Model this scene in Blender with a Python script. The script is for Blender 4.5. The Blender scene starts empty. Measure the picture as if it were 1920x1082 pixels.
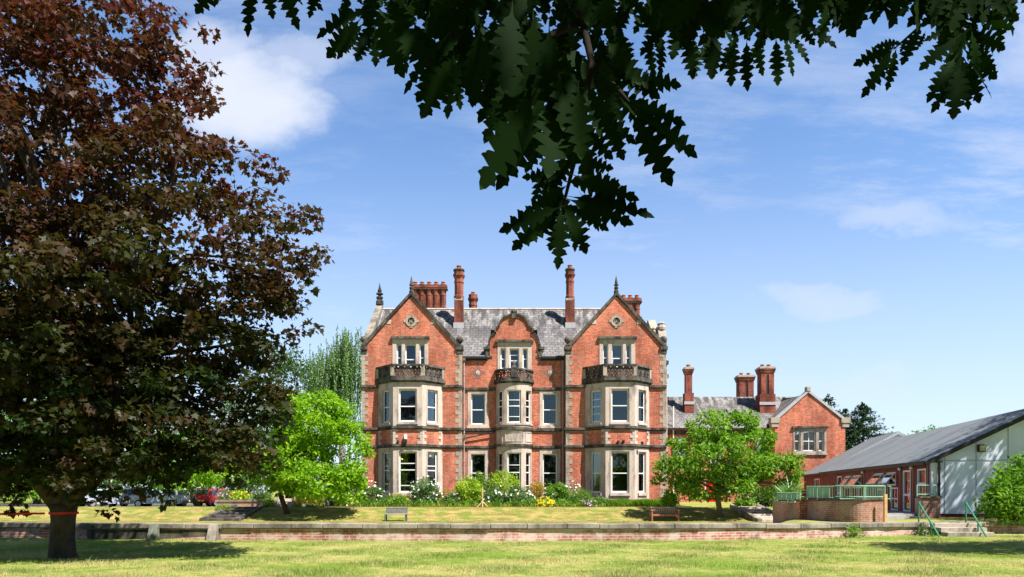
import bpy, math, random
import numpy as np
from mathutils import Vector
from mathutils.geometry import tessellate_polygon

random.seed(7)
rng = np.random.default_rng(11)
R = math.radians
scn = bpy.context.scene
col = scn.collection

# ------------------------------------------------------------------ camera
EYE = 1.5
FPX, CX, HY = 1280.0, 960.0, 917.0          # focal length and horizon in photo pixels (1920 wide)
cam_d = bpy.data.cameras.new('camera')
cam_d.lens = 24.0; cam_d.sensor_width = 36.0; cam_d.sensor_fit = 'HORIZONTAL'
cam_d.shift_y = (HY - 541.0) / 1920.0
cam_d.clip_start = 0.05; cam_d.clip_end = 5000
cam = bpy.data.objects.new('camera', cam_d); col.objects.link(cam)
cam.location = (0, 0, EYE); cam.rotation_euler = (R(90), 0, 0)
scn.camera = cam

# ------------------------------------------------------------------ light
SUN_EL, SUN_AZ = R(56), R(132)              # azimuth clockwise from +Y
SUN = Vector((math.sin(SUN_AZ)*math.cos(SUN_EL), math.cos(SUN_AZ)*math.cos(SUN_EL), math.sin(SUN_EL)))
sd = bpy.data.lights.new('sun', 'SUN'); sd.energy = 5.0; sd.angle = R(0.5); sd.color = (1.0, 0.955, 0.88)
so = bpy.data.objects.new('sun', sd); col.objects.link(so)
so.rotation_euler = SUN.to_track_quat('Z', 'Y').to_euler(); so.location = (30, -30, 60)
scn.view_settings.view_transform = 'Standard'
scn.view_settings.look = 'None'
scn.view_settings.exposure = 1.0
scn.view_settings.gamma = 1.0
scn.render.film_transparent = False
scn.cycles.max_bounces = 6
scn.cycles.transparent_max_bounces = 8
scn.cycles.caustics_reflective = False
scn.cycles.caustics_refractive = False
scn.cycles.use_denoising = True

# ------------------------------------------------------------------ node helpers
class NT:
    def __init__(s, nt): s.nt = nt
    def n(s, t, **kw):
        nd = s.nt.nodes.new(t)
        for k, v in kw.items(): setattr(nd, k, v)
        return nd
    def put(s, sock, v):
        if v is None: return
        if hasattr(v, 'is_linked') or hasattr(v, 'links'): s.nt.links.new(v, sock)
        else: sock.default_value = v
    def m(s, op, a, b=None, c=None, clamp=False):
        nd = s.n('ShaderNodeMath', operation=op, use_clamp=clamp)
        s.put(nd.inputs[0], a); s.put(nd.inputs[1], b)
        if c is not None: s.put(nd.inputs[2], c)
        return nd.outputs[0]
    def vm(s, op, a, b=None):
        nd = s.n('ShaderNodeVectorMath', operation=op)
        s.put(nd.inputs[0], a)
        if b is not None: s.put(nd.inputs[1], b)
        return nd.outputs['Value'] if op in ('DOT_PRODUCT', 'LENGTH') else nd.outputs[0]
    def mix(s, f, a, b, blend='MIX'):
        nd = s.n('ShaderNodeMix', data_type='RGBA', blend_type=blend)
        s.put(nd.inputs[0], f); s.put(nd.inputs[6], a); s.put(nd.inputs[7], b)
        return nd.outputs[2]
    def ramp(s, f, a, b, c=0.0, d=1.0, smooth=True):
        nd = s.n('ShaderNodeMapRange', interpolation_type='SMOOTHSTEP' if smooth else 'LINEAR')
        s.put(nd.inputs[0], f); nd.inputs[1].default_value = a; nd.inputs[2].default_value = b
        nd.inputs[3].default_value = c; nd.inputs[4].default_value = d
        return nd.outputs[0]
    def noise(s, vec, scale, detail=3.0, rough=0.55, out='Fac'):
        nd = s.n('ShaderNodeTexNoise'); s.put(nd.inputs['Vector'], vec)
        nd.inputs['Scale'].default_value = scale; nd.inputs['Detail'].default_value = detail
        nd.inputs['Roughness'].default_value = rough
        return nd.outputs[out]
    def xyz(s, x, y, z):
        nd = s.n('ShaderNodeCombineXYZ'); s.put(nd.inputs[0], x); s.put(nd.inputs[1], y); s.put(nd.inputs[2], z)
        return nd.outputs[0]
    def sep(s, v):
        nd = s.n('ShaderNodeSeparateXYZ'); s.put(nd.inputs[0], v); return nd.outputs

def c4(c): return (c[0], c[1], c[2], 1.0)

# ------------------------------------------------------------------ sky
world = bpy.data.worlds.new('World'); scn.world = world; world.use_nodes = True
W = NT(world.node_tree)
world.node_tree.nodes.clear()
sky = W.n('ShaderNodeTexSky', sky_type='NISHITA', sun_disc=False, sun_elevation=SUN_EL, sun_rotation=SUN_AZ,
          altitude=50.0, air_density=1.0, dust_density=0.6, ozone_density=2.2)
hs = W.n('ShaderNodeHueSaturation'); hs.inputs['Saturation'].default_value = 1.0; hs.inputs['Value'].default_value = 1.0
W.put(hs.inputs['Color'], sky.outputs[0])
tc = W.n('ShaderNodeTexCoord').outputs['Generated']
sx, sy, sz = W.sep(tc)
ysafe = W.m('MAXIMUM', sy, 0.06)
u = W.m('DIVIDE', sx, ysafe); v = W.m('DIVIDE', sz, ysafe)
uv = W.xyz(u, v, 0.0)
n1 = W.noise(W.vm('MULTIPLY', uv, (1.0, 1.6, 1.0)), 6.0, 5.0, 0.6)
n2 = W.noise(W.vm('ADD', W.vm('MULTIPLY', uv, (1.0, 1.6, 1.0)), (7.3, 2.1, 0.0)), 6.0, 5.0, 0.6)
ud = W.m('ADD', u, W.m('MULTIPLY', W.m('SUBTRACT', n1, 0.5), 0.22))
vd = W.m('ADD', v, W.m('MULTIPLY', W.m('SUBTRACT', n2, 0.5), 0.13))
cl = None
# fair weather clouds: direction (x/y, z/y), radii, density
for (u0, v0, ru, rv, st) in ((-.395, .575, .115, .085, 1.0), (-.43, .625, .085, .07, .75), (-.305, .635, .075, .035, .5),
                             (.56, .40, .11, .028, .5), (.46, .275, .12, .036, .6), (.50, .145, .17, .03, .65),
                             (.74, .15, .07, .02, .25), (.56, .195, .06, .018, .2), (.76, .66, .07, .07, .5),
                             (.42, .17, .09, .018, .25)):
    e = W.m('ADD', W.m('POWER', W.m('DIVIDE', W.m('SUBTRACT', ud, u0), ru), 2.0),
            W.m('POWER', W.m('DIVIDE', W.m('SUBTRACT', vd, v0), rv), 2.0))
    mk = W.ramp(e, 1.6, 0.0, 0.0, st)
    cl = mk if cl is None else W.m('MAXIMUM', cl, mk)
# thin streaky cirrus
rot = W.n('ShaderNodeMapping'); W.put(rot.inputs[0], uv); rot.inputs['Rotation'].default_value = (0, 0, R(14)); rot.inputs['Scale'].default_value = (1.0, 4.2, 1.0)
ci = W.ramp(W.noise(rot.outputs[0], 2.6, 9.0, 0.70), 0.38, 0.70, 0.0, 0.72)
fine = W.ramp(W.noise(uv, 1.6, 2.0, 0.5), 0.35, 0.65, 0.2, 1.0)
ci = W.m('MULTIPLY', W.m('MULTIPLY', ci, fine), W.ramp(v, 0.75, 0.25, 0.5, 1.0))
# an old contrail
dl = W.m('ABSOLUTE', W.m('SUBTRACT', W.m('SUBTRACT', v, W.m('MULTIPLY', u, 0.16)), 0.357))
ct = W.m('MULTIPLY', W.ramp(dl, 0.0035, 0.0008, 0.0, 0.22), W.m('MULTIPLY', W.ramp(u, -.24, -.12), W.ramp(u, .03, -.01)))
mask = W.m('MAXIMUM', W.m('MAXIMUM', W.m('MAXIMUM', cl, ci), ct), W.ramp(v, 0.56, 0.02, 0.0, 0.62))
front = W.ramp(sy, 0.05, 0.2)
mask = W.m('MULTIPLY', mask, front, clamp=True)
skyc = W.mix(1.0, hs.outputs[0], (1.02, 1.20, 1.36, 1), 'MULTIPLY')
skyc = W.mix(mask, skyc, (4.75, 5.1, 6.0, 1))
# sky dimmed overhead and behind the camera, added to cut fill and deepen shade
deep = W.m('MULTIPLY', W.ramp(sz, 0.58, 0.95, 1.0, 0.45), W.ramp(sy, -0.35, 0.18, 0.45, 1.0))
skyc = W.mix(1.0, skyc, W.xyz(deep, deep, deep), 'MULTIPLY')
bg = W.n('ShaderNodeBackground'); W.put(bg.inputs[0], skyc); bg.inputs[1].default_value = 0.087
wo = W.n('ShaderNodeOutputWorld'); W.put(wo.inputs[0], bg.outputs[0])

# ------------------------------------------------------------------ materials
def new_mat(name):
    m = bpy.data.materials.new(name); m.use_nodes = True
    t = NT(m.node_tree); m.node_tree.nodes.clear()
    out = t.n('ShaderNodeOutputMaterial')
    return m, t, out

def pbsdf(t, out, color, rough=0.8, spec=0.3, metal=0.0, bump=None, bstr=0.3, bdist=0.02):
    p = t.n('ShaderNodeBsdfPrincipled'); t.put(p.inputs['Base Color'], color)
    t.put(p.inputs['Roughness'], rough); p.inputs['Specular IOR Level'].default_value = spec
    p.inputs['Metallic'].default_value = metal
    if bump is not None:
        b = t.n('ShaderNodeBump'); b.inputs['Strength'].default_value = bstr; b.inputs['Distance'].default_value = bdist
        t.put(b.inputs['Height'], bump); t.put(p.inputs['Normal'], b.outputs[0])
    t.put(out.inputs[0], p.outputs[0]); return p

def pos(t): return t.n('ShaderNodeNewGeometry').outputs['Position']

def surf_uv(t):
    """coordinates lying in the surface: along its horizontal and its line of steepest slope"""
    g = t.n('ShaderNodeNewGeometry'); P, N = g.outputs['Position'], g.outputs['True Normal']
    T = t.vm('NORMALIZE', t.vm('CROSS_PRODUCT', (0, 0, 1), N)); B = t.vm('CROSS_PRODUCT', N, T)
    return t.xyz(t.vm('DOT_PRODUCT', P, T), t.vm('DOT_PRODUCT', P, B), 0.0), P

def plain(name, c, rough=0.7, spec=0.3, metal=0.0, var=0.12, scale=6.0):
    m, t, out = new_mat(name)
    n = t.noise(pos(t), scale, 4.0)
    a = tuple(x*(1-var) for x in c); b = tuple(x*(1+var) for x in c)
    pbsdf(t, out, t.mix(t.ramp(n, .3, .7), c4(a), c4(b)), rough, spec, metal)
    return m

def brick_mat(name, c1, c2, mortar, wash=None, wash_amt=0.0, bw=0.235, bh=0.078, dark=0.35, wash_scale=1.3):
    m, t, out = new_mat(name)
    uvw, P = surf_uv(t)
    b = t.n('ShaderNodeTexBrick'); t.put(b.inputs['Vector'], uvw)
    b.inputs['Color1'].default_value = c4(c1); b.inputs['Color2'].default_value = c4(c2); b.inputs['Mortar'].default_value = c4(mortar)
    b.inputs['Scale'].default_value = 1.0; b.inputs['Brick Width'].default_value = bw; b.inputs['Row Height'].default_value = bh
    b.inputs['Mortar Size'].default_value = 0.010; b.inputs['Bias'].default_value = 0.0
    big = t.ramp(t.noise(t.vm('MULTIPLY', P, (1.0, 1.0, .38)), 1.1, 6.0, 0.66), 0.36, 0.64, 1.0 - dark*1.0, 1.12)
    fine = t.ramp(t.noise(P, 9.0, 3.0), 0.25, 0.75, 0.78, 1.15)
    colr = t.mix(1.0, b.outputs['Color'], t.xyz(t.m('MULTIPLY', big, fine), t.m('MULTIPLY', big, fine), t.m('MULTIPLY', big, fine)), 'MULTIPLY')
    if wash is not None:
        w = t.m('MULTIPLY', t.ramp(t.noise(P, wash_scale, 6.0, 0.7), 0.38, 0.62), wash_amt)
        colr = t.mix(w, colr, c4(wash))
    h = t.m('SUBTRACT', 1.0, b.outputs['Fac'])
    pbsdf(t, out, colr, 0.9, 0.15, bump=h, bstr=0.5, bdist=0.01)
    return m

def slate_mat(name, base, streak, row=0.34, wid=0.42, ztop=15.7, zr=2.6):
    m, t, out = new_mat(name)
    uvw, P = surf_uv(t)
    b = t.n('ShaderNodeTexBrick'); t.put(b.inputs['Vector'], uvw)
    d = tuple(x*0.66 for x in base)
    b.inputs['Color1'].default_value = c4(base); b.inputs['Color2'].default_value = c4(d); b.inputs['Mortar'].default_value = c4(tuple(x*.35 for x in base))
    b.inputs['Scale'].default_value = 1.0; b.inputs['Brick Width'].default_value = wid; b.inputs['Row Height'].default_value = row
    b.inputs['Mortar Size'].default_value = 0.026
    # lichen bloom and dark run-off streaks that hang down from the ridge
    s = t.vm('MULTIPLY', uvw, (1.25, 0.30, 1.0))
    n = t.noise(s, 1.6, 5.0, 0.65)
    x, y, z = t.sep(P)
    hi = t.ramp(z, ztop - zr, ztop, 0.0, 1.0, smooth=False)
    st = t.m('MULTIPLY', t.ramp(n, 0.44, 0.56), t.ramp(hi, 0.0, 0.65, 0.25, 1.0))
    lich = t.m('MULTIPLY', t.ramp(t.noise(s, 2.3, 4.0), 0.45, 0.62), t.ramp(hi, 0.35, 1.0, 0.1, 0.6))
    c = t.mix(lich, b.outputs['Color'], c4((0.40, 0.37, 0.34)))
    c = t.mix(t.m('MULTIPLY', st, 0.85), c, c4(streak))
    f = t.ramp(t.noise(P, 7.0, 4.0), 0.2, 0.8, 0.75, 1.2)
    c = t.mix(1.0, c, t.xyz(f, f, f), 'MULTIPLY')
    pbsdf(t, out, c, 0.75, 0.3, bump=t.m('SUBTRACT', 1.0, b.outputs['Fac']), bstr=0.6, bdist=0.02)
    return m

def stone_mat(name, light, darkc, amt=0.5, scale=1.6):
    m, t, out = new_mat(name)
    P = pos(t)
    n = t.noise(t.vm('MULTIPLY', P, (1, 1, 0.35)), scale, 7.0, 0.70)
    n2 = t.noise(P, 14.0, 3.0)
    c = t.mix(t.ramp(n, 0.62 - amt*0.3, 0.78 - amt*0.2), c4(light), c4(darkc))
    f = t.ramp(n2, 0.2, 0.8, 0.82, 1.14)
    c = t.mix(1.0, c, t.xyz(f, f, f), 'MULTIPLY')
    pbsdf(t, out, c, 0.9, 0.2, bump=n2, bstr=0.25, bdist=0.02)
    return m

def leaf_mat(name, ca, cb, trans=0.35, gloss=0.06, rough=0.45, tb=1.5):
    m, t, out = new_mat(name)
    at = t.n('ShaderNodeAttribute', attribute_name='tint')
    f = at.outputs['Fac']
    c = t.mix(f, c4(ca), c4(cb))
    d = t.n('ShaderNodeBsdfDiffuse'); t.put(d.inputs[0], c)
    tr = t.n('ShaderNodeBsdfTranslucent'); t.put(tr.inputs[0], t.mix(1.0, c, (tb*1.1, tb*1.15, tb*0.55, 1), 'MULTIPLY'))
    g = t.n('ShaderNodeBsdfGlossy'); g.inputs['Roughness'].default_value = rough; g.inputs[0].default_value = (.9, .95, 1, 1)
    m1 = t.n('ShaderNodeMixShader'); m1.inputs[0].default_value = trans; t.put(m1.inputs[1], d.outputs[0]); t.put(m1.inputs[2], tr.outputs[0])
    m2 = t.n('ShaderNodeMixShader'); m2.inputs[0].default_value = gloss; t.put(m2.inputs[1], m1.outputs[0]); t.put(m2.inputs[2], g.outputs[0])
    t.put(out.inputs[0], m2.outputs[0]); return m

def glass_mat(name, tint=(.75, .8, .82)):
    m, t, out = new_mat(name)
    tr = t.n('ShaderNodeBsdfTransparent'); tr.inputs[0].default_value = c4(tint)
    g = t.n('ShaderNodeBsdfGlossy'); g.inputs['Roughness'].default_value = 0.02
    bn = t.n('ShaderNodeBump'); bn.inputs['Strength'].default_value = 0.06; bn.inputs['Distance'].default_value = 0.05
    t.put(bn.inputs['Height'], t.noise(pos(t), 1.7, 1.0)); t.put(g.inputs['Normal'], bn.outputs[0])
    fr = t.n('ShaderNodeFresnel'); fr.inputs[0].default_value = 1.55
    mx = t.n('ShaderNodeMixShader'); t.put(mx.inputs[0], t.m('ADD', fr.outputs[0], 0.05)); t.put(mx.inputs[1], tr.outputs[0]); t.put(mx.inputs[2], g.outputs[0])
    t.put(out.inputs[0], mx.outputs[0]); return m

M = {}
M['brick'] = brick_mat('red_brick', (.72, .165, .075), (.34, .062, .032), (.62, .36, .26), dark=.34, wash=(.55, .40, .32), wash_amt=.12)
M['brick_old'] = brick_mat('old_chimney_brick', (.36, .085, .05), (.25, .06, .04), (.28, .17, .13), dark=.6)
M['brick_wash'] = brick_mat('salt_stained_brick', (.46, .16, .11), (.36, .105, .075), (.60, .50, .44), wash=(.66, .52, .46), wash_amt=.8, wash_scale=1.9)
M['brick_pale'] = brick_mat('weathered_garden_brick', (.44, .17, .11), (.33, .12, .08), (.40, .33, .28), wash=(.46, .36, .30), wash_amt=.4)
M['blue_brick'] = plain('dark_blue_brick', (.17, .14, .145), .8)
M['stone'] = stone_mat('buff_sandstone', (.57, .465, .40), (.27, .225, .20), .50)
M['stone_dark'] = stone_mat('sooty_sandstone', (.15, .13, .11), (.038, .036, .033), .85, 2.2)
M['stone_mid'] = stone_mat('weathered_sandstone', (.42, .36, .295), (.17, .15, .125), .55)
M['coping'] = stone_mat('grey_coping_stone', (.33, .29, .24), (.13, .115, .10), .8, 1.2)
M['stone_green'] = stone_mat('mossy_stone', (.20, .21, .16), (.09, .10, .075), .8, 2.5)
M['slate'] = slate_mat('grey_stone_slates', (.235, .22, .225), (.055, .05, .05), ztop=15.7, zr=4.2)
M['slate_low'] = slate_mat('grey_wing_slates', (.235, .22, .215), (.06, .055, .05), ztop=10.2, zr=3.0)
M['lead'] = plain('lead_flashing', (.42, .42, .43), .6)
M['white'] = plain('white_paint', (.80, .80, .78), .45, .4, var=.04)
M['glass'] = glass_mat('window_glass')
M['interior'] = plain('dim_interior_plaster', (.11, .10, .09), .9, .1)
M['blind'] = plain('white_blind', (.62, .65, .68), .8, .1)
M['curtain'] = plain('red_curtain', (.25, .02, .06), .9, .1)
M['pot'] = plain('terracotta', (.34, .12, .075), .85)
M['iron'] = plain('black_iron', (.025, .025, .027), .5)
M['pipe_grey'] = plain('grey_painted_pipe', (.30, .31, .32), .5)
M['bark'] = stone_mat('dark_bark', (.075, .055, .04), (.03, .024, .018), .6, 5.0)
M['twig_bark'] = plain('dark_twig_bark', (.022, .017, .012), .9, .1)
M['bark_pale'] = stone_mat('grey_bark', (.24, .21, .17), (.11, .09, .07), .5, 5.0)
# ------------------------------------------------------------------ scene helpers
def px(x, y, Y):
    """a point of the place that stands Y metres ahead of the camera"""
    return Vector(((x-CX)*Y/FPX, Y, EYE + (HY-y)*Y/FPX))
def pxx(x, Y): return (x-CX)*Y/FPX
def pxz(y, Y): return EYE + (HY-y)*Y/FPX

def tag(o, label=None, cat=None, group=None, kind=None):
    if label: o['label'] = label
    if cat: o['category'] = cat
    if group: o['group'] = group
    if kind: o['kind'] = kind
    return o

def thing(name, loc, label, cat, group=None):
    o = bpy.data.objects.new(name, None); col.objects.link(o); o.location = loc
    o.empty_display_size = 0.3
    return tag(o, label, cat, group)

def copy_tree(o, parent=None):
    c = o.copy(); col.objects.link(c)
    if parent is not None: c.parent = parent
    for ch in list(o.children): copy_tree(ch, c)
    return c

class Fr:
    """a wall frame: origin, unit direction along the wall (inward is to its left)"""
    def __init__(s, x, y, ux=1.0, uy=0.0):
        l = math.hypot(ux, uy); s.x, s.y, s.ux, s.uy = x, y, ux/l, uy/l
    def p(s, u, z, d): return (s.x + s.ux*u - s.uy*d, s.y + s.uy*u + s.ux*d, z)

class MB:
    def __init__(s): s.v = []; s.f = []; s.smooth = False
    def add(s, vs, fs):
        o = len(s.v); s.v.extend([tuple(p) for p in vs]); s.f.extend([tuple(i+o for i in f) for f in fs])
    def box(s, x0, x1, y0, y1, z0, z1):
        s.add([(x0,y0,z0),(x1,y0,z0),(x1,y1,z0),(x0,y1,z0),(x0,y0,z1),(x1,y0,z1),(x1,y1,z1),(x0,y1,z1)],
              [(0,3,2,1),(4,5,6,7),(0,1,5,4),(1,2,6,5),(2,3,7,6),(3,0,4,7)]); return s
    def fbox(s, F, u0, u1, z0, z1, d0, d1):
        q = [F.p(u0,z0,d0),F.p(u1,z0,d0),F.p(u1,z0,d1),F.p(u0,z0,d1),F.p(u0,z1,d0),F.p(u1,z1,d0),F.p(u1,z1,d1),F.p(u0,z1,d1)]
        s.add(q, [(0,3,2,1),(4,5,6,7),(0,1,5,4),(1,2,6,5),(2,3,7,6),(3,0,4,7)]); return s
    def hexa(s, q):
        s.add(q, [(0,3,2,1),(4,5,6,7),(0,1,5,4),(1,2,6,5),(2,3,7,6),(3,0,4,7)]); return s
    def wall(s, F, outer, holes=(), d0=0.0, d1=0.3):
        loops = [list(outer)] + [list(h) for h in holes]
        flat = [p for l in loops for p in l]
        tris = tessellate_polygon([[Vector((a, b, 0)) for a, b in l] for l in loops])
        n = len(flat)
        s.add([F.p(a, b, d0) for a, b in flat] + [F.p(a, b, d1) for a, b in flat],
              [tuple(t) for t in tris] + [tuple(i+n for i in reversed(t)) for t in tris])
        k = 0
        for l in loops:
            m = len(l)
            s.add([F.p(a, b, d0) for a, b in l] + [F.p(a, b, d1) for a, b in l],
                  [(i, (i+1) % m, (i+1) % m + m, i+m) for i in range(m)])
        return s
    def prism_y(s, poly, y0, y1): return s.wall(Fr(0, 0), poly, (), y0, y1)
    def tube(s, pts, rad, n=8, cap=True):
        pts = [Vector(p) for p in pts]
        if not hasattr(rad, '__len__'): rad = [rad]*len(pts)
        base = len(s.v); ref = None
        for i, p in enumerate(pts):
            d = (pts[min(i+1, len(pts)-1)] - pts[max(i-1, 0)]).normalized()
            if ref is None:
                ref = Vector((0, 0, 1)) if abs(d.z) < .9 else Vector((1, 0, 0))
            a = (ref - d*ref.dot(d)).normalized(); ref = a; b = d.cross(a)
            for k in range(n):
                t = 2*math.pi*k/n
                s.v.append(tuple(p + (a*math.cos(t) + b*math.sin(t))*rad[i]))
        for i in range(len(pts)-1):
            for k in range(n):
                s.f.append((base+i*n+k, base+i*n+(k+1) % n, base+(i+1)*n+(k+1) % n, base+(i+1)*n+k))
        if cap:
            s.f.append(tuple(base+k for k in reversed(range(n)))); s.f.append(tuple(base+(len(pts)-1)*n+k for k in range(n)))
        return s
    def lathe(s, c, prof, n=12, sx=1.0, sy=1.0, a0=0.0):
        base = len(s.v)
        for r, z in prof:
            for k in range(n):
                t = a0 + 2*math.pi*k/n
                s.v.append((c[0]+r*sx*math.cos(t), c[1]+r*sy*math.sin(t), c[2]+z))
        for i in range(len(prof)-1):
            for k in range(n):
                s.f.append((base+i*n+k, base+i*n+(k+1) % n, base+(i+1)*n+(k+1) % n, base+(i+1)*n+k))
        s.f.append(tuple(base+k for k in reversed(range(n)))); s.f.append(tuple(base+(len(prof)-1)*n+k for k in range(n)))
        return s
    def build(s, name, mat, parent=None, at=None, smooth=False, bevel=0.0):
        off = Vector((0, 0, 0))
        if parent is not None:
            q = parent
            while q is not None: off += Vector(q.location); q = q.parent
        elif at is not None: off = Vector(at)
        me = bpy.data.meshes.new(name)
        me.from_pydata([(a-off.x, b-off.y, c-off.z) for a, b, c in s.v], [], s.f)
        me.materials.append(mat if not isinstance(mat, str) else M[mat])
        if smooth: me.polygons.foreach_set('use_smooth', [True]*len(me.polygons))
        me.update()
        o = bpy.data.objects.new(name, me); col.objects.link(o)
        if parent is not None: o.parent = parent
        elif at is not None: o.location = at
        if bevel > 0:
            b = o.modifiers.new('bevel', 'BEVEL'); b.width = bevel; b.segments = 2; b.limit_method = 'ANGLE'; b.angle_limit = R(40)
        return o

def rect(a, b, c, d): return [(a, c), (b, c), (b, d), (a, d)]

# ------------------------------------------------------------------ foliage
def outline(half):
    """tris of a leaf from right-half outline points (x, y), y along the midrib 0..1"""
    ys = [p[1] for p in half]
    n = len(half)
    vs = [(0.0, half[0][1])] + [(0.0, y) for y in ys] + list(half) + [(-x, y) for x, y in half]
    fs = []
    for i in range(n-1):
        m0, m1 = 1+i, 2+i
        r0, r1 = 1+n+i, 2+n+i; l0, l1 = 1+2*n+i, 2+2*n+i
        fs += [(m0, r0, r1), (m0, r1, m1), (m0, l1, l0), (m0, m1, l1)]
    return np.array(vs), np.array(fs)

LEAF_SIMPLE = (np.array([(0, 0), (.27, .42), (0, 1), (-.27, .42)]), np.array([(0, 1, 2), (0, 2, 3)]))
LEAF_OVAL = (np.array([(0, 0), (.2, .2), (.27, .55), (0, 1), (-.27, .55), (-.2, .2)]), np.array([(0, 1, 2), (0, 2, 3), (0, 3, 4), (0, 4, 5)]))
_mp = [(0, 0), (.22, .02), (.5, -.02), (.36, .22), (.62, .52), (.3, .52), (.22, .68), (0, 1.0), (-.22, .68), (-.3, .52), (-.62, .52), (-.36, .22), (-.5, -.02), (-.22, .02)]
LEAF_MAPLE = (np.array([(0, .3)] + _mp), np.array([(0, 1+i, 1+(i+1) % len(_mp)) for i in range(len(_mp))]))
_oh = [(0, -.16), (.009, 0), (.03, .07)]
for _i, _w in enumerate((.10, .17, .215, .21, .165, .11)):
    _y = .09 + .138*_i
    _w *= 1.08; _oh += [(_w*.38, _y), (_w*.74, _y+.028), (_w*.84, _y+.05), (_w*.80, _y+.062), (_w*.96, _y+.085), (_w, _y+.108), (_w*.74, _y+.113), (_w*.56, _y+.124)]
_oh += [(.05, .95), (0, 1.0)]
_oh = sorted(_oh, key=lambda p: p[1])
LEAF_OAK = outline(_oh)
LEAF_OAK_LOW = outline([(0, 0), (.2, .26), (.08, .33), (.3, .48), (.1, .52), (.26, .68), (.1, .7), (0, 1)])
LEAF_STRAP = (np.array([(-.04, 0), (.04, 0), (.03, .6), (0, 1), (-.03, .6)]), np.array([(0, 1, 2), (0, 2, 4), (4, 2, 3)]))

def norm(a): return a/np.maximum(np.linalg.norm(a, axis=-1, keepdims=True), 1e-9)

def leaf_mesh(name, P, D, Nn, S, shape, mat, tint, parent=None, at=None, fold=0.25, curl=0.0, kind=None):
    """one mesh of leaves: base P, direction D, normal Nn, length S, tint per leaf"""
    V, T = shape
    P = np.asarray(P, float); n = len(P)
    D = norm(np.asarray(D, float)); X = norm(np.cross(D, np.asarray(Nn, float))); Z = np.cross(X, D)
    S = np.asarray(S, float).reshape(n, 1, 1)
    k = len(V)
    lx = V[:, 0].reshape(1, k, 1)*rng.uniform(.75, 1.15, (n, 1, 1)); ly = V[:, 1].reshape(1, k, 1)
    lz = np.abs(lx)*fold*rng.uniform(0, 2, (n, 1, 1)) - curl*rng.uniform(0, 2.2, (n, 1, 1))*ly*ly
    W3 = P[:, None, :] + S*(X[:, None, :]*lx + D[:, None, :]*ly + Z[:, None, :]*lz)
    off = np.zeros(3)
    if parent is not None:
        q = parent
        while q is not None: off += np.array(q.location); q = q.parent
    elif at is not None: off = np.array(at, float)
    W3 = (W3 - off).reshape(-1, 3)
    F = (T[None] + (np.arange(n)*k)[:, None, None]).reshape(-1, 3)
    me = bpy.data.meshes.new(name)
    me.vertices.add(len(W3)); me.vertices.foreach_set('co', W3.ravel().astype(np.float32))
    me.loops.add(F.size); me.loops.foreach_set('vertex_index', F.ravel().astype(np.int32))
    me.polygons.add(len(F)); me.polygons.foreach_set('loop_start', (np.arange(len(F))*3).astype(np.int32))
    me.polygons.foreach_set('loop_total', np.full(len(F), 3, np.int32))
    a = me.attributes.new('tint', 'FLOAT', 'POINT')
    a.data.foreach_set('value', np.repeat(np.asarray(tint, np.float32), k))
    me.materials.append(M[mat]); me.update(calc_edges=True)
    o = bpy.data.objects.new(name, me); col.objects.link(o)
    if parent is not None: o.parent = parent
    elif at is not None: o.location = at
    if kind: o['kind'] = kind
    return o

def ball(n): return norm(rng.normal(size=(n, 3)))*(rng.random((n, 1))**(1/3))

def clump_leaves(C, Rr, per, flat=0.6, up=0.6, size=0.12, svar=0.3, droop=0.25, out=0.8, tvar=0.35):
    """leaves in clumps: centres C (k,3), radii Rr (k,), per leaves each"""
    C = np.repeat(np.asarray(C, float), per, 0); r = np.repeat(np.asarray(Rr, float), per)[:, None]
    k = len(C)//per
    b = norm(rng.normal(size=(len(C), 3)))*(0.25+0.75*rng.random((len(C), 1))**0.5)
    off = b*np.array([1, 1, flat])
    P = C + off*r
    D = norm(b*out + rng.normal(size=b.shape)*0.6 - np.array([0, 0, droop]))
    N = norm(np.array([0, 0, up]) + rng.normal(size=b.shape)*0.5 + b*0.35)
    S = size*(1 + svar*rng.normal(size=len(C))).clip(.45, 1.6)
    ct = np.repeat(rng.random(k), per)
    tint = (ct*(1-tvar) + rng.random(len(C))*tvar).clip(0, 1)
    return P, D, N, S, tint

def crown_points(ells, n, shell=0.55):
    """clump centres in a union of ellipsoids (cx,cy,cz,rx,ry,rz), more of them near the outside"""
    vol = np.array([e[3]*e[4]*e[5] for e in ells])**0.8; pr = vol/vol.sum()
    idx = rng.choice(len(ells), n, p=pr)
    E = np.array(ells)[idx]
    d = norm(rng.normal(size=(n, 3)))*(shell + (1-shell)*rng.random((n, 1)))**0.7
    return E[:, :3] + d*E[:, 3:]

def limbs(mb, root, tips, r0, n=6, sag=0.15, seed=0, sides=7):
    rr = random.Random(seed)
    root = Vector(root)
    for t in tips:
        t = Vector(t); pts = []; rad = []
        for i in range(n+1):
            f = i/n
            p = root.lerp(t, f) + Vector((rr.uniform(-1, 1), rr.uniform(-1, 1), rr.uniform(-1, 1)))*0.05*(t-root).length*math.sin(math.pi*f)
            p.z += sag*(t-root).length*math.sin(math.pi*f)*0.5
            pts.append(p); rad.append(r0*(1-f)**0.8 + 0.012)
        mb.tube(pts, rad, sides)

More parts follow.
